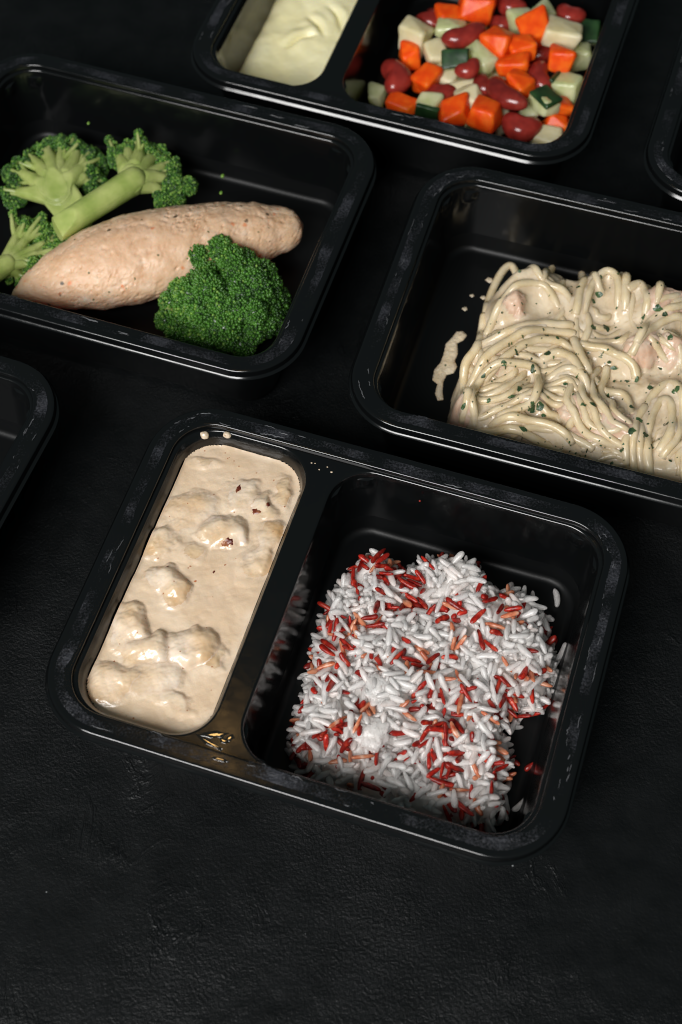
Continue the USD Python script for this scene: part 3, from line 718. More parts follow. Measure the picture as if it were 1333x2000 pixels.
# ------------------------------------------------------------------ fish patty
def patty():
    A = at(2, 22, 578, 0.013) * 1000; B = at(2, 592, 440, 0.016) * 1000
    n, m_ = 230, 200
    t = np.linspace(0, 1, n)
    ax = spline([A, A * 0.72 + B * 0.28 + [0, 0, 5], A * 0.45 + B * 0.55 + [0, 0, 6], B * 0.9 + A * 0.1 + [0, 0, 2.5], B], 0.6)
    ax = ax[np.linspace(0, len(ax) - 1, n).astype(int)]
    for k in range(3): ax[:, k] = smooth_field(ax[:, k], 30)
    prof = np.interp(t, [0, 0.012, 0.05, 0.14, 0.28, 0.42, 0.58, 0.72, 0.84, 0.93, 0.975, 1.0], [0.3, 2.2, 7.2, 15.5, 22.5, 25.0, 24.0, 21.0, 17.2, 12.4, 9.0, 1.0])
    prof = smooth_field(prof, 10)
    T = np.gradient(ax, axis=0); T /= np.linalg.norm(T, axis=1, keepdims=True)
    S = np.cross(T, [0, 0, 1.0]); S /= np.linalg.norm(S, axis=1, keepdims=True); U = np.cross(S, T)
    ph = np.arange(m_) / m_ * 2 * np.pi
    V = ax[:, None] + prof[:, None, None] * (np.cos(ph)[None, :, None] * S[:, None] * 1.02 + np.sin(ph)[None, :, None] * U[:, None] * 0.80)
    V = V.reshape(-1, 3)
    rings = V.reshape(n, m_, 3)
    v, f = loft(list(rings), cap_end=True, cap_start=True)
    N = vnormals(v, f)
    if (N[:n * m_].reshape(n, m_, 3)[n // 2] * (rings[n // 2] - ax[n // 2])).sum() < 0: f = f[:, ::-1]; N = -N
    lump = 2.0 * (fbm(v * 0.09, 3, 3) - 0.5) + 0.7 * (fbm(v * 0.30, 2, 5) - 0.5) + 0.45 * (fbm(v * 0.9, 2, 6) - 0.5)
    pit = -0.7 * np.clip(fbm(v * 0.5, 3, 15) - 0.60, 0, 1) / 0.2
    crack = -1.4 * np.clip(1 - np.abs(fbm(v * 0.16, 4, 18) - 0.5) / 0.012, 0, 1) * np.clip((fbm(v * 0.05, 2, 19) - 0.5) * 6, 0, 1)
    v = v + N * (lump + pit + crack)[:, None]
    v[:, 2] = np.maximum(v[:, 2], 1.9)
    c = np.array([*((A + B) / 2)[:2], 1.8])
    path, _ = place('fish_patty', 'pale pink spindle-shaped fish patty speckled with herbs among the broccoli', 'fish patty', 2, tuple(c))
    emit(path, 'patty', ((v - c) * mm, f), patty_m, smooth=True)


patty()

# ------------------------------------------------------------------ broccoli
ICO1 = trimesh.creation.icosphere(1)
BUD = (np.array(ICO1.vertices), np.array(ICO1.faces))


def hull_spheres(a, ra, b, rb, seg=16):
    return m3.Manifold.batch_hull([m3.Manifold.sphere(ra, seg).translate(tuple(map(float, a))), m3.Manifold.sphere(rb, seg).translate(tuple(map(float, b)))])


def solid(bones, refine=1.6, rounds=8, cut=None):
    m = m3.Manifold.batch_boolean([hull_spheres(*b) for b in bones], m3.OpType.Add)
    if cut is not None: m = m.trim_by_plane(tuple(map(float, -cut[0])), float(-cut[0] @ cut[1]))
    me = m.refine_to_length(refine).to_mesh(); tm = trimesh.Trimesh(me.vert_properties[:, :3], me.tri_verts, process=True)
    trimesh.smoothing.filter_taubin(tm, iterations=rounds)
    return np.array(tm.vertices), np.array(tm.faces)


def buds_on(lobes, spacing, rng, squash=1.0, keep=None):
    """Points spread over the outside of a union of spheres (c, r), with normals."""
    C = np.array([l[0] for l in lobes]); R = np.array([l[1] for l in lobes])
    P, N = [], []
    for i in range(len(C)):
        n = int(4 * np.pi * R[i] ** 2 / (spacing ** 2) * 1.25)
        k = np.arange(n) + 0.5; z = 1 - 2 * k / n; th = k * 2.39996 + rng.uniform(0, 6)
        d = np.column_stack([np.sqrt(1 - z * z) * np.cos(th), np.sqrt(1 - z * z) * np.sin(th), z])
        d += rng.normal(scale=0.05, size=d.shape); d /= np.linalg.norm(d, axis=1, keepdims=True)
        p = C[i] + d * (R[i] * (1 + 0.05 * rng.normal(size=n)))[:, None]
        dist = np.linalg.norm(p[:, None] - C[None], axis=2) - R[None]; dist[:, i] = 9
        ok = dist.min(1) > -0.5
        P.append(p[ok]); N.append(d[ok])
    P, N = np.vstack(P), np.vstack(N)
    if keep is not None:
        k = keep(P, N); P, N = P[k], N[k]
    return P, N


def bud_part(path, P, N, rng, c, size=0.78, pale=0.25, dark=0.2, look=None):
    n = len(P)
    u = rng.random(n) if look is None else np.clip(look + rng.normal(scale=0.22, size=n), 0, 1)
    idx = np.where(u < dark, 2, np.where(u > 1 - pale, 1, 0))
    s = size * rng.uniform(0.75, 1.25, n)
    instancer(path, 'buds', [((BUD[0] * mm, BUD[1]), bud_a), ((BUD[0] * mm, BUD[1]), bud_b), ((BUD[0] * mm, BUD[1]), bud_c)], idx, (P - c) * mm, quat_from(N, rng.uniform(0, 6, n)), np.column_stack([s * 1.35, s, s]))


def front_floret():
    rng = np.random.default_rng(21)
    c = np.array([63.0, -21.0, 1.8])
    path, _ = place('broccoli_floret', 'round dark green broccoli crown leaning on the front of the fish patty', 'broccoli', 2, tuple(c))
    O = np.array([61.0, -23.0, 14.0]); E = np.array([22.0, 23.0, 17.0])
    lobes = []
    k = np.arange(46) + 0.5; z = 1 - 1.45 * k / 46; th = k * 2.39996
    D = np.column_stack([np.sqrt(1 - z * z) * np.cos(th), np.sqrt(1 - z * z) * np.sin(th), z])
    for d in D:
        d = d + rng.normal(scale=0.10, size=3)
        p = O + d * E * rng.uniform(0.9, 1.08)
        r = rng.uniform(5.0, 7.4)
        p[2] = max(p[2], r * 1.22 + 1.8)
        lobes.append((p, r * 1.22))
    for px_, py_, zz, r in ((335, 590, 17, 6.0), (325, 625, 14, 5.5), (345, 650, 12, 5.5), (350, 560, 20, 5.5), (385, 500, 29, 6.5), (430, 485, 31, 6.5), (375, 660, 10, 5.5), (420, 672, 10, 6)):
        lobes.append((at(2, px_, py_, zz * mm) * 1000, r))
    P, N = buds_on(lobes, 1.30, rng)
    f = P[:, 2] > 1.8; P, N = P[f], N[f]
    look = 0.42 + 0.30 * (fbm(P * 0.12, 2, 4) - 0.5) - 0.006 * (P[:, 0] - 60)
    bud_part(path, P, N, rng, c, 0.70, pale=0.22, dark=0.16, look=look)
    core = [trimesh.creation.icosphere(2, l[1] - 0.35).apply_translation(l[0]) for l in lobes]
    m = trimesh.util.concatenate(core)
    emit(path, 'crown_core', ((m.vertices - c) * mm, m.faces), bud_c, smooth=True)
    S = at(2, 330, 605, 0.010) * 1000
    bones = [(O + [-2, -2, -6], 11, S + [6, 0, 0], 6.5), (O, 9, O + [-12, 12, 6], 5), (S + [8, 2, 2], 4, S + [2, 8, 9], 3)]
    v, f = solid(bones, 2.2); emit(path, 'stem', ((v - c) * mm, f), stem_m)
    # the pale torn end of a branch at the left edge
    S2 = at(2, 312, 618, 0.014) * 1000
    v, f = solid([(S2 + [5, 0, -2], 3.2, S2, 1.7), (S2 + [5, 3, 3], 2.6, S2 + [0.5, 5, 5], 1.4)], 1.0); emit(path, 'branch', ((v - c) * mm, f), cut_m)


front_floret()


def cut_floret(label, base, stem_to, tips, tray, seed, stem_r, twig_r=1.5, lobe_r=4.5, pale=0.35, dark=0.2, flat=None, twigs=5, crown_depth=(0, 0, -6), bud=0.50, fan=3.0, halved=None):
    """A floret seen from its cut side: stalk, branches that fan out to the tips, and crowns of buds at their ends."""
    rng = np.random.default_rng(seed)
    base, stem_to = np.array(base, float), np.array(stem_to, float)
    c = np.array([*base[:2], 1.8])
    path, _ = place('broccoli_floret', label, 'broccoli', tray, tuple(c))
    pts_ = np.vstack([base, stem_to] + [np.array(t_, float) for t_ in tips]); nrm = np.linalg.svd(pts_ - pts_.mean(0))[2][2]; nrm *= np.sign(nrm[2])
    nrm = nrm * 0.5 + np.array([0, -0.25, 0.5]); nrm /= np.linalg.norm(nrm)
    cut = (nrm, stem_to + nrm * halved) if halved is not None else None
    bones = [(base, stem_r[0], stem_to, stem_r[1])]
    if flat is not None:
        m = m3.Manifold.batch_boolean([hull_spheres(*b, 32) for b in bones], m3.OpType.Add)
        for nrm, off in flat:
            nrm = np.array(nrm, float); nrm /= np.linalg.norm(nrm)
            m = m.trim_by_plane(tuple(-nrm), float(-(nrm @ (base if off[1] is None else off[1]) + off[0])))
        me = m.refine_to_length(1.5).to_mesh()
        emit(path, 'stem', ((me.vert_properties[:, :3] - c) * mm, me.tri_verts), cut_m, smooth=35)
    else:
        v, f = solid(bones, 1.8, cut=cut, rounds=4); emit(path, 'stem', ((v - c) * mm, f), cut_m)
    lobes = []
    for q, tip in enumerate(tips):
        tip = np.array(tip, float)
        s = stem_to + (base - stem_to) * rng.uniform(0.0, 0.15)
        u_ = (tip - s) / np.linalg.norm(tip - s)
        mid = s * 0.40 + tip * 0.60 + rng.normal(scale=0.8, size=3)
        r1 = fan * rng.uniform(0.85, 1.15)
        bones = [(s, r1 * 1.5, mid, r1 * 0.85), (mid, r1 * 0.85, tip - u_ * 3, r1 * 0.55)]
        for _ in range(twigs):
            e = tip + rng.normal(scale=(4.2, 4.2, 2.2), size=3)
            k = mid + (e - mid) * 0.40 + rng.normal(scale=0.5, size=3)
            bones += [(mid, r1 * 0.6, k, twig_r * 1.1), (k, twig_r * 1.1, e, twig_r * 0.7)]
            g = e + u_ * 1.6
            lobes.append((g + np.array([0, 0, -1.2]), rng.uniform(0.5, 0.8) * lobe_r * 0.72))
        v, f = solid(bones, 1.2, 4, None if cut is None else (cut[0], cut[1] + cut[0] * (0.25 + 0.13 * ((q * 5) % 8)))); emit(path, 'branch', ((v - c) * mm, f), cut_m)
        nxt = np.array(tips[q + 1], float) if q + 1 < len(tips) else tip
        for w_ in (0.0, 0.0, 0.0, 0.33, 0.66, 0.5):
            b_ = tip + (nxt - tip) * w_
            lobes.append((b_ + u_ * rng.uniform(-1.5, 2.8) + np.array(crown_depth) * rng.uniform(0.55, 1.2) + rng.normal(scale=(2.6, 2.6, 1.2), size=3), rng.uniform(0.75, 1.15) * lobe_r))
    ax_ = stem_to - base
    def off_stem(p):
        t_ = np.clip((p - base) @ ax_ / (ax_ @ ax_), 0, 1)
        return np.linalg.norm(p - base - ax_ * t_)
    lobes = [(np.array([p[0], p[1], max(p[2], r + 1.8)]), r) for p, r in lobes if off_stem(p) > r + stem_r[1] * 0.9 + (4 if halved is not None else 0)]
    P, N = buds_on(lobes, 0.98, rng)
    bud_part(path, P, N, rng, c, bud, pale=pale, dark=dark)
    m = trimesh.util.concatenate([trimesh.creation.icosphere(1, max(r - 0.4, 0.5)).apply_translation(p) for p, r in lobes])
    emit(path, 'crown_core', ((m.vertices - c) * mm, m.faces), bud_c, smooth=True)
    return path


def A2(px_, py_, z): return at(2, px_, py_, z * mm) * 1000


cut_floret('halved pale green broccoli fan behind the straight cut stem', A2(150, 425, 19), A2(112, 372, 20),
           [A2(30, 375, 16), A2(38, 335, 17), A2(60, 305, 18), A2(92, 288, 19), A2(122, 284, 20), A2(152, 292, 20), A2(182, 312, 19), A2(172, 340, 20)], 2, 31, (9.0, 10.5), twig_r=1.3, lobe_r=4.9, pale=0.16, dark=0.42, fan=5.0, halved=1.6)
cut_floret('broccoli piece with a straight flat-cut stem lying across the halved fan', A2(112, 447, 30), A2(262, 352, 28),
           [A2(230, 300, 26), A2(250, 288, 27), A2(275, 285, 27), A2(305, 300, 26), A2(325, 320, 25), A2(330, 345, 24), A2(318, 368, 22)], 2, 32, (6.6, 7.4), twig_r=1.1, lobe_r=4.6, pale=0.26, dark=0.28, fan=4.6, halved=2.4,
           flat=[((-0.62, -0.72, 0.1), (0.0, A2(112, 447, 30))), ((-0.05, -0.35, 1.0), (2.0, A2(112, 447, 30)))], crown_depth=(3, -1, -5))
cut_floret('small broccoli piece with side branches cut off by the left edge of the photo', A2(-30, 540, 14), A2(15, 515, 15),
           [A2(45, 435, 17), A2(75, 445, 16), A2(95, 470, 14), A2(60, 500, 15), A2(100, 490, 12), A2(40, 540, 9), A2(80, 515, 12)], 2, 33, (7.0, 5.5), twig_r=1.3, lobe_r=4.6, pale=0.42, dark=0.15)
for px_, py_, z, lab, s in ((173, 240, 30, 'tiny pale green broccoli crumb on the far wall of the patty tray', 0.8), (440, 333, 14, 'small dark green broccoli crumb behind the fish patty', 1.0), (432, 376, 36, 'tiny yellow green crumb resting on top of the fish patty', 0.9)):
    Q = A2(px_, py_, z)
    if z != 36: Q[1] = min(Q[1], 68.5 if z == 30 else 60)
    pth, _ = place('broccoli_crumb', lab, 'crumb', 2, tuple(Q))
    emit(pth, 'crumb', ((BUD[0] * [s, s * 1.3, s]) * mm, BUD[1]), bud_b)

# ------------------------------------------------------------------ noodles
def pasta():
    rng = np.random.default_rng(77)
    FL = 1.9
    out = Polygon([(-66, -50), (-68, -30), (-67, -10), (-65, 8), (-66, 28), (-59, 43), (-40, 52), (-22, 51), (-8, 57), (12, 57), (26, 52), (45, 56), (70, 50), (85, 30), (88, -20), (84, -60), (60, -69), (0, -69), (-40, -66), (-60, -60)])
    from shapely import contains_xy, distance, points
    bd = out.exterior
    def H0(X, Y):
        d = distance(points(np.stack([X, Y], -1)), bd) * np.where(contains_xy(out, X, Y), 1, -1)
        h = 29.5 + 4.5 * np.exp(-((Y - 36) / 15.0) ** 2) + 11 * (fbm(np.stack([X * 0.035 + 4, Y * 0.035, 0 * X], -1), 3, 13) - 0.5) + 9 * (fbm(np.stack([X * 0.075, Y * 0.075, 0 * X], -1), 2, 14) - 0.5)
        return FL - 1.5 + h * np.clip((d + 7 * (fbm(np.stack([X * 0.11, Y * 0.11, 0 * X + 5], -1), 2, 19) - 0.5)) / 11.0, 0, 1) ** 0.55
    lumps = []
    for px_, py_, rx, ry, a, h in ((1150, 815, 15, 8.5, 12, 5.5), (1210, 835, 8, 7, 0, 4.5), (965, 720, 8, 6, 30, 3.0), (903, 800, 6, 8, 0, 4.5), (1300, 600, 13, 9, 35, 4.5), (1255, 685, 9, 8, 0, 4.0), (1310, 690, 9, 7, 40, 3.5), (1010, 600, 6, 5, 0, 3.5), (1140, 855, 9, 4, 0, 2.5), (1045, 775, 9, 6, 20, 2.0)):
        p = onto(3, px_, py_, lambda x, y: H0(np.array([x * 1000]).ravel(), np.array([y * 1000]).ravel()) * mm) * 1000
        lumps.append((p[0], p[1], rx * 1.1, ry * 1.15, math.radians(a), h * 1.35 + 1.5))
    def H(X, Y, part=False):
        shp = np.shape(X); X, Y = np.ravel(X), np.ravel(Y)
        Z = H0(X, Y) + 1.5 * (fbm(np.stack([X * 0.3, Y * 0.3, 0 * X], -1), 3, 17) - 0.5)
        best = np.full(X.shape, -1)
        W = np.stack([X * 0.18, Y * 0.18, 0 * X], -1); wx, wy = (fbm(W, 3, 61) - 0.5) * 6, (fbm(W, 3, 62) - 0.5) * 6
        base = Z.copy()
        for i, (x, y, rx, ry, a, h) in enumerate(lumps):
            dx, dy = X + wx - x, Y + wy - y
            u, v = (math.cos(a) * dx + math.sin(a) * dy) / rx, (-math.sin(a) * dx + math.cos(a) * dy) / ry
            d = u * u + v * v
            dome = base - 2 + (h + 2) * np.sqrt(np.clip(1 - d, 0, 1)) - 5 * np.clip(d - 1, 0, 4)
            best[(dome > Z + 0.15) & (d < 1)] = i
            Z = smax(Z, dome, 0.8)
        return (Z.reshape(shp), best.reshape(shp)) if part else Z.reshape(shp)
    V, F, N = grid_field(-70, 92, -71, 60, 0.7, lambda X, Y: H(X, Y), lambda X, Y: (distance(points(np.stack([X, Y], -1)), out) < 1.0))
    V[:, 2] = np.maximum(V[:, 2], 1.2); N = vnormals(V, F)
    c = np.array([10.0, -6.0, FL])
    path, _ = place('noodle_portion', 'heap of creamy noodles with chicken pieces and green herbs', 'noodles', 3, tuple(c))
    # fine height map that also knows the noodles, for what lies on top
    gx, gy, gs = -75.0, -75.0, 0.5
    GX, GY = np.meshgrid(np.arange(gx, 95, gs), np.arange(gy, 65, gs), indexing='ij')
    TOP = H(GX, GY)
    def top(X, Y):
        return TOP[np.clip(((np.asarray(X) - gx) / gs).astype(int), 0, TOP.shape[0] - 1), np.clip(((np.asarray(Y) - gy) / gs).astype(int), 0, TOP.shape[1] - 1)]
    def add(P, R):
        o = np.arange(-4, 5)
        for p, r in zip(P, np.broadcast_to(R, (len(P),))):
            i, j = int((p[0] - gx) / gs), int((p[1] - gy) / gs)
            if not (5 < i < TOP.shape[0] - 6 and 5 < j < TOP.shape[1] - 6): continue
            d2 = (o[:, None] ** 2 + o[None] ** 2) * gs * gs
            z = p[2] + np.sqrt(np.clip(r * r - d2, 0, None)); z[d2 > r * r] = -9
            TOP[i - 4:i + 5, j - 4:j + 5] = np.maximum(TOP[i - 4:i + 5, j - 4:j + 5], z)
    count = 0
    def lay(XY, r, lift, ends=2.0, arch=None):
        nonlocal count
        s = spline(np.column_stack([XY, np.zeros(len(XY))]), 1.0)
        z = top(s[:, 0], s[:, 1]); zl = smooth_field(z, 12)
        zz = np.maximum(zl, smooth_field(z, 4)) + lift
        t = np.linspace(0, 1, len(s))
        if arch is not None: zz = zz + arch * np.sin(np.pi * t) ** 0.8
        e = np.minimum(np.arange(len(s)), np.arange(len(s))[::-1])
        zz -= 2.2 * np.exp(-e / 3.0) * (ends / 2)
        zz += 0.7 * (noise(np.stack([s[:, 0] * 0.2, s[:, 1] * 0.2, 0 * t + count], -1), 8) - 0.5)
        zz = smooth_field(zz, 6)
        P = np.column_stack([s[:, :2], zz])
        R = r * (1 + 0.10 * (noise(np.stack([t * 9, 0 * t, 0 * t + count * 3.1], -1), 4) - 0.5))
        v, f = tube(P, R, 9)
        emit(path, 'noodle', ((v - c) * mm, f), noodle_m)
        add(P, R); count += 1
    # the mass of noodles underneath, in loose bundles
    for b in range(30):
        x, y = rng.uniform(-60, 78), rng.uniform(-62, 48)
        if not contains_xy(out, x, y): continue
        a, kap = rng.uniform(0, 6.28), rng.normal(scale=0.06)
        n = int(rng.uniform(14, 34)); pts = []
        for i in range(n):
            if not out.buffer(-8).contains(Polygon([(x - .1, y), (x + .1, y), (x, y + .1)])): break
            pts.append((x, y)); x += 3 * math.cos(a); y += 3 * math.sin(a); a += 3 * kap; kap += rng.normal(scale=0.012)
        if len(pts) < 6: continue
        pts = np.array(pts[::2]); T = np.gradient(pts, axis=0); T /= np.linalg.norm(T, axis=1, keepdims=True); Nn = np.column_stack([-T[:, 1], T[:, 0]])
        for k in range(rng.integers(2, 5)):
            lay(pts + Nn * (k - 1) * rng.uniform(3.2, 5.5) + rng.normal(scale=0.9, size=pts.shape), rng.uniform(1.9, 2.2), -0.4)
    # the strands that show on top
    def px_path(pts): return np.array([onto(3, a, b, lambda x, y: top(np.atleast_1d(x) * 1000, np.atleast_1d(y) * 1000) * mm)[:2] * 1000 for a, b in pts])
    shown = [
        ([(945, 640), (960, 575), (1000, 522), (1050, 532), (1100, 570), (1128, 610)], 0.3, 0.7), ([(952, 650), (975, 600), (1010, 560), (1060, 560), (1095, 600)], 1, 0.3),
        ([(905, 745), (928, 690), (985, 652), (1050, 637), (1120, 632)], 0.5, 0.4), ([(918, 755), (950, 700), (1005, 662), (1065, 648), (1125, 648)], 0.5, 0.3), ([(940, 750), (985, 700), (1040, 668), (1095, 668), (1125, 690)], 0.5, 0.3),
        ([(930, 835), (922, 770), (950, 728), (1010, 712), (1048, 735), (1045, 775), (1010, 800), (975, 812)], 0.5, 0.5),
        ([(1125, 612), (1140, 555), (1175, 518), (1210, 520), (1222, 560), (1222, 605)], 3.0, 1.0), ([(1140, 612), (1155, 565), (1182, 535), (1205, 548), (1208, 600)], 2, 0.6), ([(1060, 545), (1085, 515), (1130, 512), (1165, 535), (1180, 575)], 1.0, 0.5),
        ([(1215, 535), (1250, 532), (1278, 552), (1284, 590)], 1.0, 0.6), ([(1225, 560), (1250, 558), (1266, 580), (1262, 612)], 0.5, 0.3),
        ([(1125, 672), (1160, 682), (1200, 695), (1235, 712), (1245, 735)], 0.3, 0.9), ([(1122, 660), (1135, 700), (1150, 730)], 0.3, 0.5), ([(1070, 740), (1110, 720), (1140, 735), (1150, 765)], 0.3, 0.3),
        ([(1258, 935), (1250, 880), (1255, 820), (1275, 775), (1310, 752), (1333, 790), (1325, 850), (1295, 890)], 0.5, 0.8), ([(1270, 935), (1264, 880), (1268, 830), (1288, 790), (1310, 790), (1312, 840), (1290, 880)], 0.5, 0.5), ([(1240, 925), (1236, 875), (1242, 830), (1262, 790)], 0.3, 0.4), ([(1225, 905), (1222, 865), (1235, 835)], 0.2, 0.2),
        ([(1235, 690), (1262, 650), (1300, 630), (1345, 622)], 0.8, 0.6), ([(1245, 665), (1275, 625), (1320, 600), (1350, 590)], 0.4, 0.3), ([(1000, 850), (1050, 838), (1110, 850), (1160, 878)], 0.3, 0.3), ([(960, 830), (1010, 815), (1070, 830), (1120, 862)], 0.3, 0.2),
        ([(905, 820), (915, 770), (908, 720), (935, 670), (948, 610)], 0.3, 0.3), ([(930, 840), (985, 838), (1040, 855), (1100, 880)], 0.2, 0.3), ([(1060, 700), (1090, 690), (1120, 700), (1135, 720)], 0.3, 0.2), ([(1180, 760), (1220, 775), (1240, 810)], 0.2, 0.3)]
    for pts, arch, lift in shown:
        lay(px_path(pts), rng.uniform(2.1, 2.55), lift * 1.1 - 0.1, arch=arch * 0.75 + 0.3)
    # the sauce that coats and half drowns the noodles
    from scipy.ndimage import gaussian_filter
    soft = gaussian_filter(TOP, 2.6)
    drown = np.clip((fbm(np.stack([GX * 0.055, GY * 0.055, 0 * GX], -1), 3, 91) - 0.47) * 7, -0.3, 1)
    film_z = soft - 1.9 + 1.8 * drown + 0.35 * (fbm(np.stack([GX * 0.35, GY * 0.35, 0 * GX], -1), 2, 92) - 0.5)
    base_z, best = H(GX, GY, True)
    film_z = np.maximum(film_z, np.where(best >= 0, base_z + 0.35, -9))
    ok = distance(points(np.stack([GX, GY], -1)), out) < 0.8
    film_z = np.maximum(film_z, 1.2)
    V = np.stack([GX, GY, film_z], -1).reshape(-1, 3); idx = np.arange(GX.size).reshape(GX.shape)
    q = ok[:-1, :-1] & ok[1:, :-1] & ok[1:, 1:] & ok[:-1, 1:]
    a_, b_, c_, d_ = idx[:-1, :-1][q], idx[1:, :-1][q], idx[1:, 1:][q], idx[:-1, 1:][q]
    F = np.vstack([np.column_stack([a_, b_, c_]), np.column_stack([a_, c_, d_])]); N = vnormals(V, F)
    best = best.ravel(); fb = best[F]; own = np.where((fb[:, 0] == fb[:, 1]) & (fb[:, 1] == fb[:, 2]), fb[:, 0], -1)
    v, f, n = compact(V, F[own < 0], N); emit(path, 'sauce', ((v - c) * mm, f), psauce_m, N=n)
    for i in range(len(lumps)):
        if (own == i).sum() > 30:
            v, f, n = compact(V, F[own == i], N); emit(path, 'chicken_piece', ((v - c) * mm, f), pchick_m, N=n)
    TOP = np.maximum(TOP, film_z)
    # herb flakes
    spots = [(1170, 578, 5.5, 3.0), (1160, 590, 3.2, 2.5), (1185, 640, 6, 3.5), (1160, 640, 4.5, 3.0), (1205, 660, 4, 3), (1285, 605, 6, 4), (1300, 615, 4.5, 2.5), (1255, 625, 3, 5), (1250, 640, 2, 4), (1310, 660, 4, 4), (1068, 655, 3, 2.5), (1070, 690, 4.5, 3), (1010, 690, 3, 2),
             (985, 710, 4, 2.5), (1040, 720, 2.5, 5), (1015, 760, 3, 5), (1000, 775, 5, 2.5), (955, 782, 3, 2), (1055, 795, 5, 4), (1040, 800, 5, 3), (1062, 812, 4, 2.2), (1022, 838, 5, 3.5), (1105, 750, 3.2, 2.2), (1200, 720, 5, 2), (1175, 695, 4, 2), (1190, 708, 2.5, 2.5),
             (1245, 742, 3, 3), (1270, 758, 4.5, 3), (1320, 762, 4.5, 4), (1235, 795, 4, 3), (1250, 820, 5, 2.5), (1140, 790, 4, 2), (1160, 790, 5, 2.5), (1235, 842, 5, 4), (1262, 850, 4, 3), (1275, 872, 3, 2), (1195, 905, 2.5, 1.8), (990, 535, 3, 2), (1015, 530, 2, 2), (1175, 540, 2.4, 1.5),
             (1130, 560, 3, 2), (1110, 530, 2, 1.5), (1215, 880, 3, 2), (1290, 720, 3, 2), (1225, 745, 3.4, 2), (1200, 745, 2, 2), (1090, 660, 2.4, 1.8), (975, 650, 2, 1.4), (945, 735, 2, 3), (905, 795, 2.5, 3), (1060, 765, 2, 1.5), (1120, 770, 2, 1.4), (1300, 830, 3, 2), (1310, 900, 2.4, 1.6), (1150, 690, 2, 1.4)]
    for _ in range(170): spots.append((rng.uniform(900, 1330), rng.uniform(520, 920), rng.uniform(0.7, 2.0), rng.uniform(0.5, 1.3)))
    tops = lambda x, y: top(np.atleast_1d(x) * 1000, np.atleast_1d(y) * 1000) * mm
    for px_, py_, a, b in spots:
        Q = onto(3, px_, py_, tops) * 1000
        if not contains_xy(out, Q[0], Q[1]): continue
        n = 14; g = np.arange(n) / n * 2 * np.pi
        rr = 1 + 0.75 * (noise(np.stack([np.cos(g) * 1.7 + px_, np.sin(g) * 1.7 + py_, 0 * g], -1), 2) - 0.5)
        th = rng.uniform(0, 3.14) if a < 2.2 else rng.uniform(-0.4, 0.4)
        pts = []
        for q in (0.5, 1.0):
            x, y = a * 0.35 * q * rr * np.cos(g), b * 0.40 * q * rr * np.sin(g)
            pts += list(np.column_stack([Q[0] + math.cos(th) * x - math.sin(th) * y, Q[1] + math.sin(th) * x + math.cos(th) * y]))
        pts = np.array([[Q[0], Q[1]]] + pts)
        z = top(pts[:, 0], pts[:, 1]); z = np.maximum(z, Q[2] - 1.2) + 0.14 + 0.3 * rng.random(len(z)) * min(1, a / 3)
        F2 = [[0, 1 + k, 1 + (k + 1) % n] for k in range(n)]
        for k in range(n):
            i_, j_ = 1 + k, 1 + (k + 1) % n; F2 += [[i_, i_ + n, j_ + n], [i_, j_ + n, j_]]
        emit(path, 'herb_flake', ((np.column_stack([pts, z]) - c) * mm, np.array(F2)), herb_m)
    # smears of sauce on the tray floor
    def blob(label, outline, cat='sauce smear', z=1.75, h=1.3, m=psauce_m):
        pts = np.array([at(3, a, b, z * mm)[:2] * 1000 for a, b in outline])
        pl = Polygon(pts).buffer(0.5).buffer(-0.2)
        x0, y0, x1, y1 = pl.bounds
        def HH(X, Y):
            d = distance(points(np.stack([X, Y], -1)), pl.exterior) * np.where(contains_xy(pl, X, Y), 1, -1)
            return z + h * np.sqrt(np.clip(d / 2.0, 0, 1)) * (0.7 + 0.6 * fbm(np.stack([X * 0.6, Y * 0.6, 0 * X], -1), 2, 3)) - 0.5 * (d < 0)
        V, F, N = grid_field(x0 - 1, x1 + 1, y0 - 1, y1 + 1, 0.3, HH, lambda X, Y: distance(points(np.stack([X, Y], -1)), pl) < 0.45)
        V, F, N = compact(V, F, N)
        cc = np.array([(x0 + x1) / 2, (y0 + y1) / 2, z])
        pth, _ = place('sauce_smear', label, cat, 3, tuple(cc))
        emit(pth, 'smear', ((V - cc) * mm, F), m, N=N)
    blob('long pale sauce smear on the tray floor left of the noodles', [(905, 648), (912, 655), (905, 664), (893, 670), (894, 690), (888, 705), (893, 716), (886, 728), (872, 732), (866, 745), (864, 765), (866, 780), (856, 782), (851, 768), (856, 750), (846, 742), (850, 722), (862, 708), (868, 692), (872, 672), (884, 660), (893, 648)])
    for px_, py_, r, lab in ((908, 603, 5, 'small pale sauce drop, largest of those behind the smear in the noodle tray'), (956, 547, 7, 'pale sauce fleck touching the back left of the noodles'), (922, 577, 4, 'faint sauce fleck midway behind the smear in the noodle tray'), (944, 581, 5, 'thin sauce fleck close to the left flank of the noodles')):
        blob(lab, [(px_ - r, py_), (px_ - r * .3, py_ - r * .7), (px_ + r * .8, py_ - r * .5), (px_ + r, py_ + r * .3), (px_ + r * .1, py_ + r * .8)], 'sauce drop', h=0.5)
    blob('thin pale streak of sauce on the floor behind the noodles', [(1283, 534), (1300, 537), (1302, 541), (1290, 541), (1276, 538)], 'sauce streak', h=0.6)


pasta()

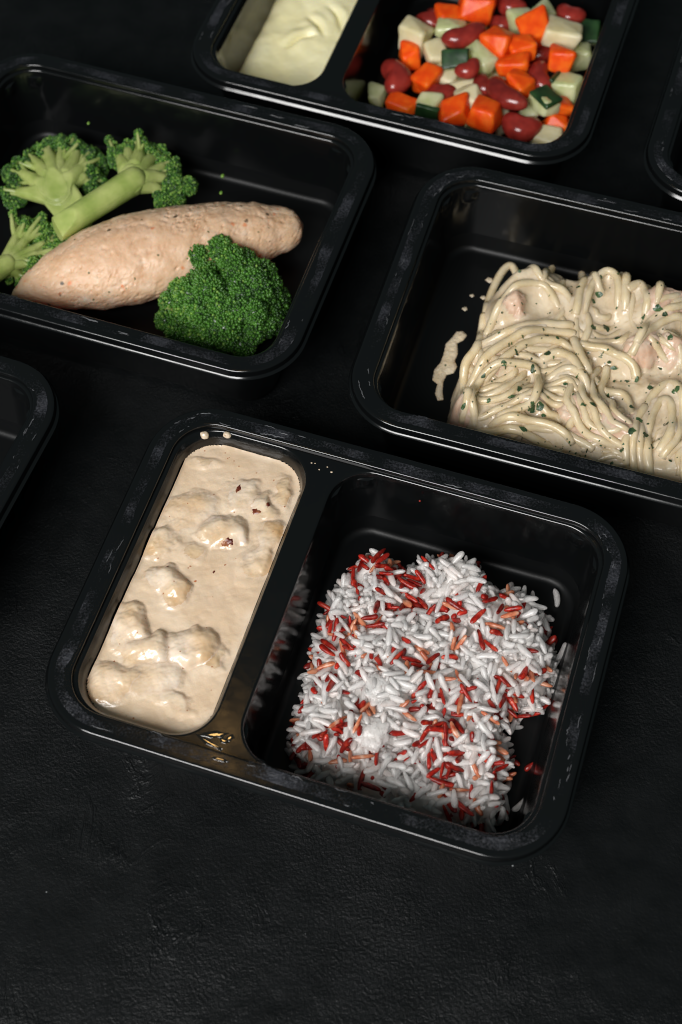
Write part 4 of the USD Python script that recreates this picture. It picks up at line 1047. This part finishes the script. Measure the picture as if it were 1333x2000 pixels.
# ------------------------------------------------------------------ puree
def puree():
    cx, cy = -68.65, -0.2
    lev = 16.5
    d0 = (Z0 - 2.3 - lev) / DEPTH * 4.6 + 1.1
    def P(px_, py_): return at(4, px_, py_, lev * mm)[:2] * 1000
    creases = [np.array([P(600, 30), P(622, 48), P(634, 72)]), np.array([P(555, 95), P(590, 72), P(625, 68)]), np.array([P(640, 10), P(660, 30), P(668, 60)])]
    def H(X, Y):
        Z = lev + 4.5 * (fbm(np.stack([X * 0.035, Y * 0.035, 0 * X], -1), 3, 23) - 0.5) + 1.0 * (fbm(np.stack([X * 0.12, Y * 0.12, 0 * X], -1), 3, 24) - 0.5)
        for k, cr in enumerate(creases):
            s = spline(np.column_stack([cr, [0, 0, 0]]), 0.7)[:, :2]
            d, i = cKDTree(s).query(np.stack([X.ravel(), Y.ravel()], -1)); d = d.reshape(X.shape); w = np.sin(np.pi * (i.reshape(X.shape) + 0.5) / len(s))
            Z += w * (-2.2 * np.exp(-(d / 1.3) ** 2) + 1.7 * np.exp(-((d - 4) / 3.0) ** 2))
        sd = -rrect_sd(X, Y, cx, cy, 32.35 - d0 - 2, 75.2 - d0 - 2, 14)
        return Z - 3.0 * np.exp(-np.clip(sd, 0, 90) / 2.5)
    V, F, N = grid_field(-101, -36, -77, 77, 0.8, H, lambda X, Y: rrect_sd(X, Y, cx, cy, 32.35 - d0 - 1.4, 75.2 - d0 - 1.4, 14) < 0)
    V, F, N = compact(V, F, N); c = np.array([cx, cy, 2.0])
    path, _ = place('puree_portion', 'smooth pale yellow puree in the narrow compartment of the back tray', 'puree', 4, tuple(c))
    emit(path, 'puree', ((V - c) * mm, F), mash_m, N=N)


puree()

# ------------------------------------------------------------------ diced salad
def dice(sx, sy, sz, seed, bev=2.2, warp=1.3):
    rng = np.random.default_rng(seed)
    r = bev
    pts = []
    K = rng.normal(scale=warp, size=(8, 3))
    s = m3.Manifold.sphere(r, 10); parts = []
    for k, (a, b, c) in enumerate(np.array(np.meshgrid((-1, 1), (-1, 1), (-1, 1))).reshape(3, -1).T):
        p = np.array([a * (sx / 2 - r), b * (sy / 2 - r), c * (sz / 2 - r)]) + K[k]
        parts.append(s.translate(tuple(map(float, p))))
    me = m3.Manifold.batch_hull(parts).refine_to_length(2.2).to_mesh()
    v = np.array(me.vert_properties[:, :3], float); f = np.array(me.tri_verts)
    v += 0.8 * (np.stack([fbm(v * 0.25 + seed, 2, k) for k in (1, 2, 3)], -1) - 0.5)
    return v, f


def bean(l, w, seed):
    ic = trimesh.creation.icosphere(4); v = np.array(ic.vertices)
    x, y, z = v.T
    sh = np.stack([x * l / 2, y * w / 2 * (1 - 0.08 * x), z * w * 0.42], -1)
    sh[:, 1] += 0.16 * w * (x ** 2) * 1.0 - 0.05 * w
    dent = 0.16 * w * np.exp(-(x / 0.35) ** 2) * np.clip(y, 0, 1)
    sh[:, 1] -= dent * 1.0
    sh *= (1 + 0.05 * (fbm(v * 1.3 + seed, 2, 5) - 0.5))[:, None]
    return sh, np.array(ic.faces)


SALAD = [  # kind, x, y in the photograph, size in mm, turn, tilt, height in mm, label
    ('carrot', 935, 8, (25, 22, 17), 10, -20, 30, 'largest orange carrot block, at the very top edge of the photo'),
    ('carrot', 878, 30, (17, 15, 12), 30, 10, 25, 'carrot cube left of and below the largest top carrot block'),
    ('carrot', 975, 78, (20, 19, 15), -8, -25, 31, 'bright carrot cube in the middle of the salad, right of the long diagonal bean'),
    ('carrot', 1020, 92, (15, 16, 15), 20, 10, 30, 'carrot cube between the bright middle cube and the big pale potato block'),
    ('carrot', 1003, 128, (21, 13, 13), 15, 0, 27, 'carrot piece just below the bright middle carrot cube'),
    ('carrot', 1045, 55, (19, 19, 16), 35, 20, 28, 'carrot cube left of the big pale potato block, partly under it'),
    ('carrot', 1097, 118, (17, 15, 15), 8, -15, 28, 'sharp carrot cube right below the big pale potato block'),
    ('carrot', 1013, 165, (19, 15, 14), -38, 0, 27, 'carrot block right of the long dark bean in the salad'),
    ('carrot', 802, 112, (15, 13, 12), 30, 10, 19, 'carrot cube above the large bean at the left of the salad'),
    ('carrot', 835, 150, (15, 17, 13), -30, 20, 22, 'carrot cube right of the large left bean'),
    ('carrot', 785, 207, (19, 12, 12), -10, 0, 15, 'carrot wedge at the front left, beside the skin-on cucumber'),
    ('carrot', 885, 218, (17, 17, 15), 20, 20, 20, 'darker carrot cube at the front, left of the glossy front carrot'),
    ('carrot', 948, 222, (21, 17, 15), -12, -15, 22, 'glossy carrot block at the front edge beside the round front bean'),
    ('carrot', 1098, 208, (14, 13, 13), 25, 0, 18, 'carrot cube tucked under the pale cucumber at the right'),
    ('carrot', 1090, 243, (16, 13, 11), 15, 5, 16, 'carrot wedge in the front right corner above the potato'),
    ('carrot', 1122, 226, (7, 14, 12), 15, 10, 15, 'thin carrot sliver against the right wall'),
    ('cucumber', 735, 186, (12, 12, 12), 8, 0, 10, 'small pale cucumber cube alone at the left of the salad', None),
    ('cucumber', 878, 58, (17, 14, 13), 5, -15, 25, 'pale cucumber piece behind the long diagonal bean', None),
    ('cucumber', 893, 120, (17, 12, 15), 15, 35, 26, 'cucumber piece with its dark skin up in the middle left of the salad', 'top'),
    ('cucumber', 942, 112, (22, 13, 13), -35, 10, 26, 'pale cucumber stick right of the small bean', None),
    ('cucumber', 838, 206, (15, 13, 15), 5, 10, 17, 'cucumber cube with a broad dark skin at the front left', 'front'),
    ('cucumber', 1018, 42, (16, 13, 13), 25, 0, 28, 'pale cucumber cube below the top middle beans', None),
    ('cucumber', 1065, 28, (15, 14, 13), -25, 0, 26, 'pale cucumber cube left of the topmost right bean', 'front'),
    ('cucumber', 1142, 108, (15, 15, 14), 5, 0, 20, 'pale cucumber cube against the right wall beside the sharp carrot', None),
    ('cucumber', 1108, 170, (17, 17, 15), -10, -10, 22, 'large pale cucumber cube near the right wall', 'left'),
    ('cucumber', 1062, 205, (17, 14, 14), -35, -12, 22, 'cucumber cube with a dark skin strip above the round front bean', 'top'),
    ('cucumber', 1155, 68, (16, 15, 14), 10, 30, 17, 'dark green skin side of a cucumber in the shade at the far right', 'top'),
    ('cucumber', 935, 252, (14, 11, 10), -15, 25, 13, 'dark skinned cucumber bit at the front edge under the glossy carrot', 'top'),
    ('cucumber', 1035, 218, (13, 11, 11), 20, 0, 17, 'small cucumber bit left of the skin strip cube', None),
    ('potato', 808, 72, (21, 18, 17), -8, -10, 22, 'big pale potato cube at the back left of the salad'),
    ('potato', 1098, 66, (26, 19, 16), 8, -18, 29, 'big pale potato block at the upper right of the salad'),
    ('potato', 918, 190, (17, 13, 12), -25, 20, 22, 'pale potato piece in front of the small bean'),
    ('potato', 1065, 266, (20, 14, 12), -5, 15, 13, 'pale potato slice at the front right edge of the salad'),
    ('potato', 853, 105, (15, 17, 13), 35, 10, 22, 'pale potato bit under the long diagonal bean'),
    ('potato', 872, 150, (15, 14, 16), -20, 20, 20, 'pale potato piece below the skin-up cucumber'),
    ('potato', 900, 170, (18, 13, 10), 0, 10, 17, 'pale potato slice beneath the small bean'),
    ('bean', 772, 150, (25, 17), 118, 0, 19, 'largest light red kidney bean at the left of the salad'),
    ('bean', 908, 68, (26, 13.5), 42, 10, 32, 'long kidney bean lying diagonally at the top of the salad'),
    ('bean', 915, 133, (15, 11), 50, 10, 29, 'small shiny bean beside the skin-up cucumber'),
    ('bean', 988, 182, (30, 14), -32, 5, 26, 'long dark kidney bean in the middle front of the salad'),
    ('bean', 950, 168, (17, 13), -25, 5, 23, 'short bean touching the upper end of the long dark bean'),
    ('bean', 1020, 247, (22, 17), 8, 5, 19, 'round dark red bean at the front edge of the salad'),
    ('bean', 1115, 28, (17, 13), 0, 5, 26, 'kidney bean at the top right corner of the salad'),
    ('bean', 841, 40, (15, 16), 60, 0, 21, 'dull red bean behind the big back left potato'),
    ('bean', 862, 180, (18, 13), 15, 0, 18, 'dark bean between the front left skin cucumber and the pale potato'),
    ('bean', 1057, 152, (22, 14), -60, 10, 24, 'kidney bean left of the sharp carrot cube'),
    ('bean', 1000, 10, (18, 14), -20, 5, 27, 'wet bean right of the largest top carrot block'),
    ('bean', 985, 45, (16, 12), 10, 5, 24, 'half hidden bean above the bright middle carrot cube')]


def salad():
    rng = np.random.default_rng(3)
    items = []
    for it in SALAD:
        kind, px_, py_, size = it[:4]
        Q = at(4, px_, py_, it[6] * mm) * 1000
        items.append([kind, Q, size, it[4], it[5], it[7], it[8] if len(it) > 8 else None])
    # pieces that only peep out from below
    for k in range(60):
        kind = ('carrot', 'cucumber', 'potato', 'bean')[k % 4]
        x, y = rng.uniform(-12, 92), rng.uniform(-66, 40)
        z = 9.5 + (6 if k % 2 else 0)
        if any(np.hypot(x - q[1][0], y - q[1][1]) < 11 and abs(z - q[1][2]) < 10 for q in items): continue
        items.append([kind, np.array([x, y, z]), (16, 15, 14) if kind != 'bean' else (21, 14), rng.uniform(0, 90), rng.uniform(-20, 20), None, rng.choice(['top', 'left', 'none'])])
    low_of = {}
    for kd in ('carrot', 'cucumber', 'potato', 'bean'):
        ks = sorted([k for k, i in enumerate(items) if i[0] == kd and i[5] is None], key=lambda k: items[k][1][0])
        for n_, k in enumerate(ks): low_of[k] = (n_, len(ks))
    nth = ['leftmost', 'second from the left', 'third from the left', 'fourth from the left', 'fifth from the left', 'sixth from the left', 'seventh from the left', 'eighth from the left', 'ninth from the left']
    names = {'carrot': ('carrot_cube', 'carrot', carrot_m), 'cucumber': ('cucumber_cube', 'cucumber', cuke_m), 'potato': ('potato_cube', 'potato', potato_m), 'bean': ('kidney_bean', 'bean', bean_m)}
    low = {'carrot': 'low orange carrot cube under other salad pieces', 'cucumber': 'low cucumber cube under other salad pieces', 'potato': 'low pale potato cube under other salad pieces', 'bean': 'low red bean under other salad pieces'}
    items = [[i[0], i[1], tuple(np.array(i[2]) * (1.06 if i[0] == 'bean' else 0.85)), *i[3:]] for i in items]
    rad = np.array([0.5 * (np.mean(i[2]) if i[0] != 'bean' else (i[2][1] * 1.05)) for i in items]); P = np.array([i[1] for i in items])
    P0 = P.copy(); d_world = np.array([tolocal(4, toworld(4, p * mm) + ray(666, 150) * 0.001) * 1000 - p for p in P])
    for _ in range(60):                                   # settle: mostly move along the line of sight
        for a, b in cKDTree(P).query_pairs(26):
            d = P[a] - P[b]; l = np.linalg.norm(d); g = (rad[a] + rad[b]) * 0.93 - l
            if g > 0:
                P[a] += d / l * g * 0.25; P[b] -= d / l * g * 0.25
        pull = P0 - P; along = (pull * d_world).sum(1, keepdims=True) * d_world
        P += (pull - along) * 0.35 + along * 0.08
        P[:, 2] = np.maximum(P[:, 2], 2.0 + rad * 0.85); P[:, 0] = np.minimum(P[:, 0], 96 - rad * 0.95); P[:, 1] = np.maximum(P[:, 1], -70 + rad)
    for k, (kind, _, size, turn, tilt, lab, side) in enumerate(items):
        nm, cat, m = names[kind]
        pth, _ = place(nm, lab or (low[kind] + (', ' + nth[min(low_of[k][0], 8)] if low_of[k][1] > 1 else '')), cat, 4, tuple(P[k]), None if lab else f'buried {cat} pieces of the diced salad')
        from scipy.spatial.transform import Rotation
        turn_l = turn - math.degrees(POSE[4][2]) * 0
        R = (Rotation.from_euler('x', tilt * 1.0, degrees=True) * Rotation.from_euler('z', turn_l, degrees=True) * Rotation.from_euler('y', rng.uniform(-8, 8), degrees=True)).as_matrix()
        if kind == 'bean':
            v, f = bean(size[0], size[1], k); emit(pth, 'bean', ((v @ R.T) * mm, f), m)
            continue
        v, f = dice(*size, 500 + k)
        emit(pth, 'flesh', ((v @ R.T) * mm, f), m, smooth=32)
        if kind == 'cucumber' and side in ('top', 'left', 'right', 'front'):
            sx, sy, sz = size
            a = {'top': (2, 1), 'left': (0, -1), 'right': (0, 1), 'front': (1, -1)}[side]
            dims = [sx, sy, sz]; off = np.zeros(3); off[a[0]] = a[1] * (dims[a[0]] / 2 - 0.3); dims[a[0]] = 2.6
            for q in range(3):
                if q != a[0]: dims[q] += 0.5
            v, f = dice(*dims, 900 + k, bev=0.8, warp=0.35); emit(pth, 'skin', (((v + off) @ R.T) * mm, f), skin_m, smooth=35, label='dark green skin')


salad()

# ------------------------------------------------------------------ small drops and crumbs on the front tray
def drop(label, px_, py_, z, r, m=sauce_m, tray=1, flat=0.45, cat='sauce drop', lim=None):
    Q = at(tray, px_, py_, z * mm) * 1000
    if lim is not None: Q[1] = min(Q[1], lim)
    ic = trimesh.creation.icosphere(3); v = np.array(ic.vertices)
    v = v * [r, r * 0.8, r * flat] * (1 + 0.4 * (fbm(ic.vertices * 1.5 + px_, 2, 3) - 0.5))[:, None]
    pth, _ = place('sauce_drop', label, cat, tray, tuple(Q))
    emit(pth, 'drop', (v * mm, ic.faces), m)


drop('oval cream sauce drop on the far wall above the creamy chicken', 400, 850, 44.2, 2.3, lim=72.6, flat=0.9)
drop('cream sauce drip hanging from the far lip above the creamy chicken', 447, 842, 45.0, 1.9, lim=73.4, flat=0.9)
for k, (a, b, s) in enumerate(((609, 904, 0.4), (616, 905, 0.35), (624, 917, 0.4), (640, 912, 0.35), (648, 922, 0.55))):
    drop('tiny pale droplet on the black divider plate of the front tray', a, b, Z0 - 2.2, s, cat='droplet')
drop('tiny red rice crumb on the far wall above the rice', 826, 963, 38.0, 0.55, m=rice_r, lim=70.6, flat=1.0, cat='crumb')
for p in stage.GetPrimAtPath('/World').GetChildren():
    if p.GetCustomDataByKey('label') == 'tiny pale droplet on the black divider plate of the front tray':
        p.SetCustomDataByKey('group', 'droplets on the divider plate')

wet = mat('oily_liquid', {'p': ('principled_bsdf', {'base_color': (0.006, 0.004, 0.002), 'roughness': 0.03, 'ior': 1.95})})
for k, (a, b, rx, ry, turn, z, lab) in enumerate(((424, 1435, 5.6, 1.5, 18, Z0 - 2.3, 'long oily smear on the divider plate at the near end of the creamy chicken'), (437, 1447, 2.2, 1.1, 0, Z0 - 2.3, 'oily drop in the middle of the wet spot on the divider plate'),
        (450, 1441, 2.0, 1.3, 60, Z0 - 2.3, 'right upper oily drop of the wet spot on the divider plate'), (407, 1450, 6.5, 0.9, -12, Z0 - 2.3, 'thin oily streak along the near edge of the divider plate'), (432, 1484, 3.6, 0.9, 0, Z0 + 0.05, 'oily smear on the near rim below the divider'))):
    Q = at(1, a, b, z * mm) * 1000; n = 28; g = np.arange(n) / n * 2 * np.pi
    rr = 1 + 0.8 * (noise(np.stack([np.cos(g) * 1.8 + k * 4, np.sin(g) * 1.8, 0 * g], -1), 5) - 0.5)
    rings = []
    for q, h in ((1.0, -0.02), (0.97, 0.10), (0.9, 0.17), (0.78, 0.20), (0.4, 0.21)):
        x, y, t_ = rx * q * rr * np.cos(g), ry * q * rr * np.sin(g), math.radians(turn)
        rings.append(np.column_stack([math.cos(t_) * x - math.sin(t_) * y, math.sin(t_) * x + math.cos(t_) * y, np.full(n, h)]))
    v, f = loft(rings, cap_end=True)
    pth, _ = place('oily_smear', lab, 'smear', 1, tuple(Q))
    emit(pth, 'smear', (v * mm, f), wet, smooth=True)
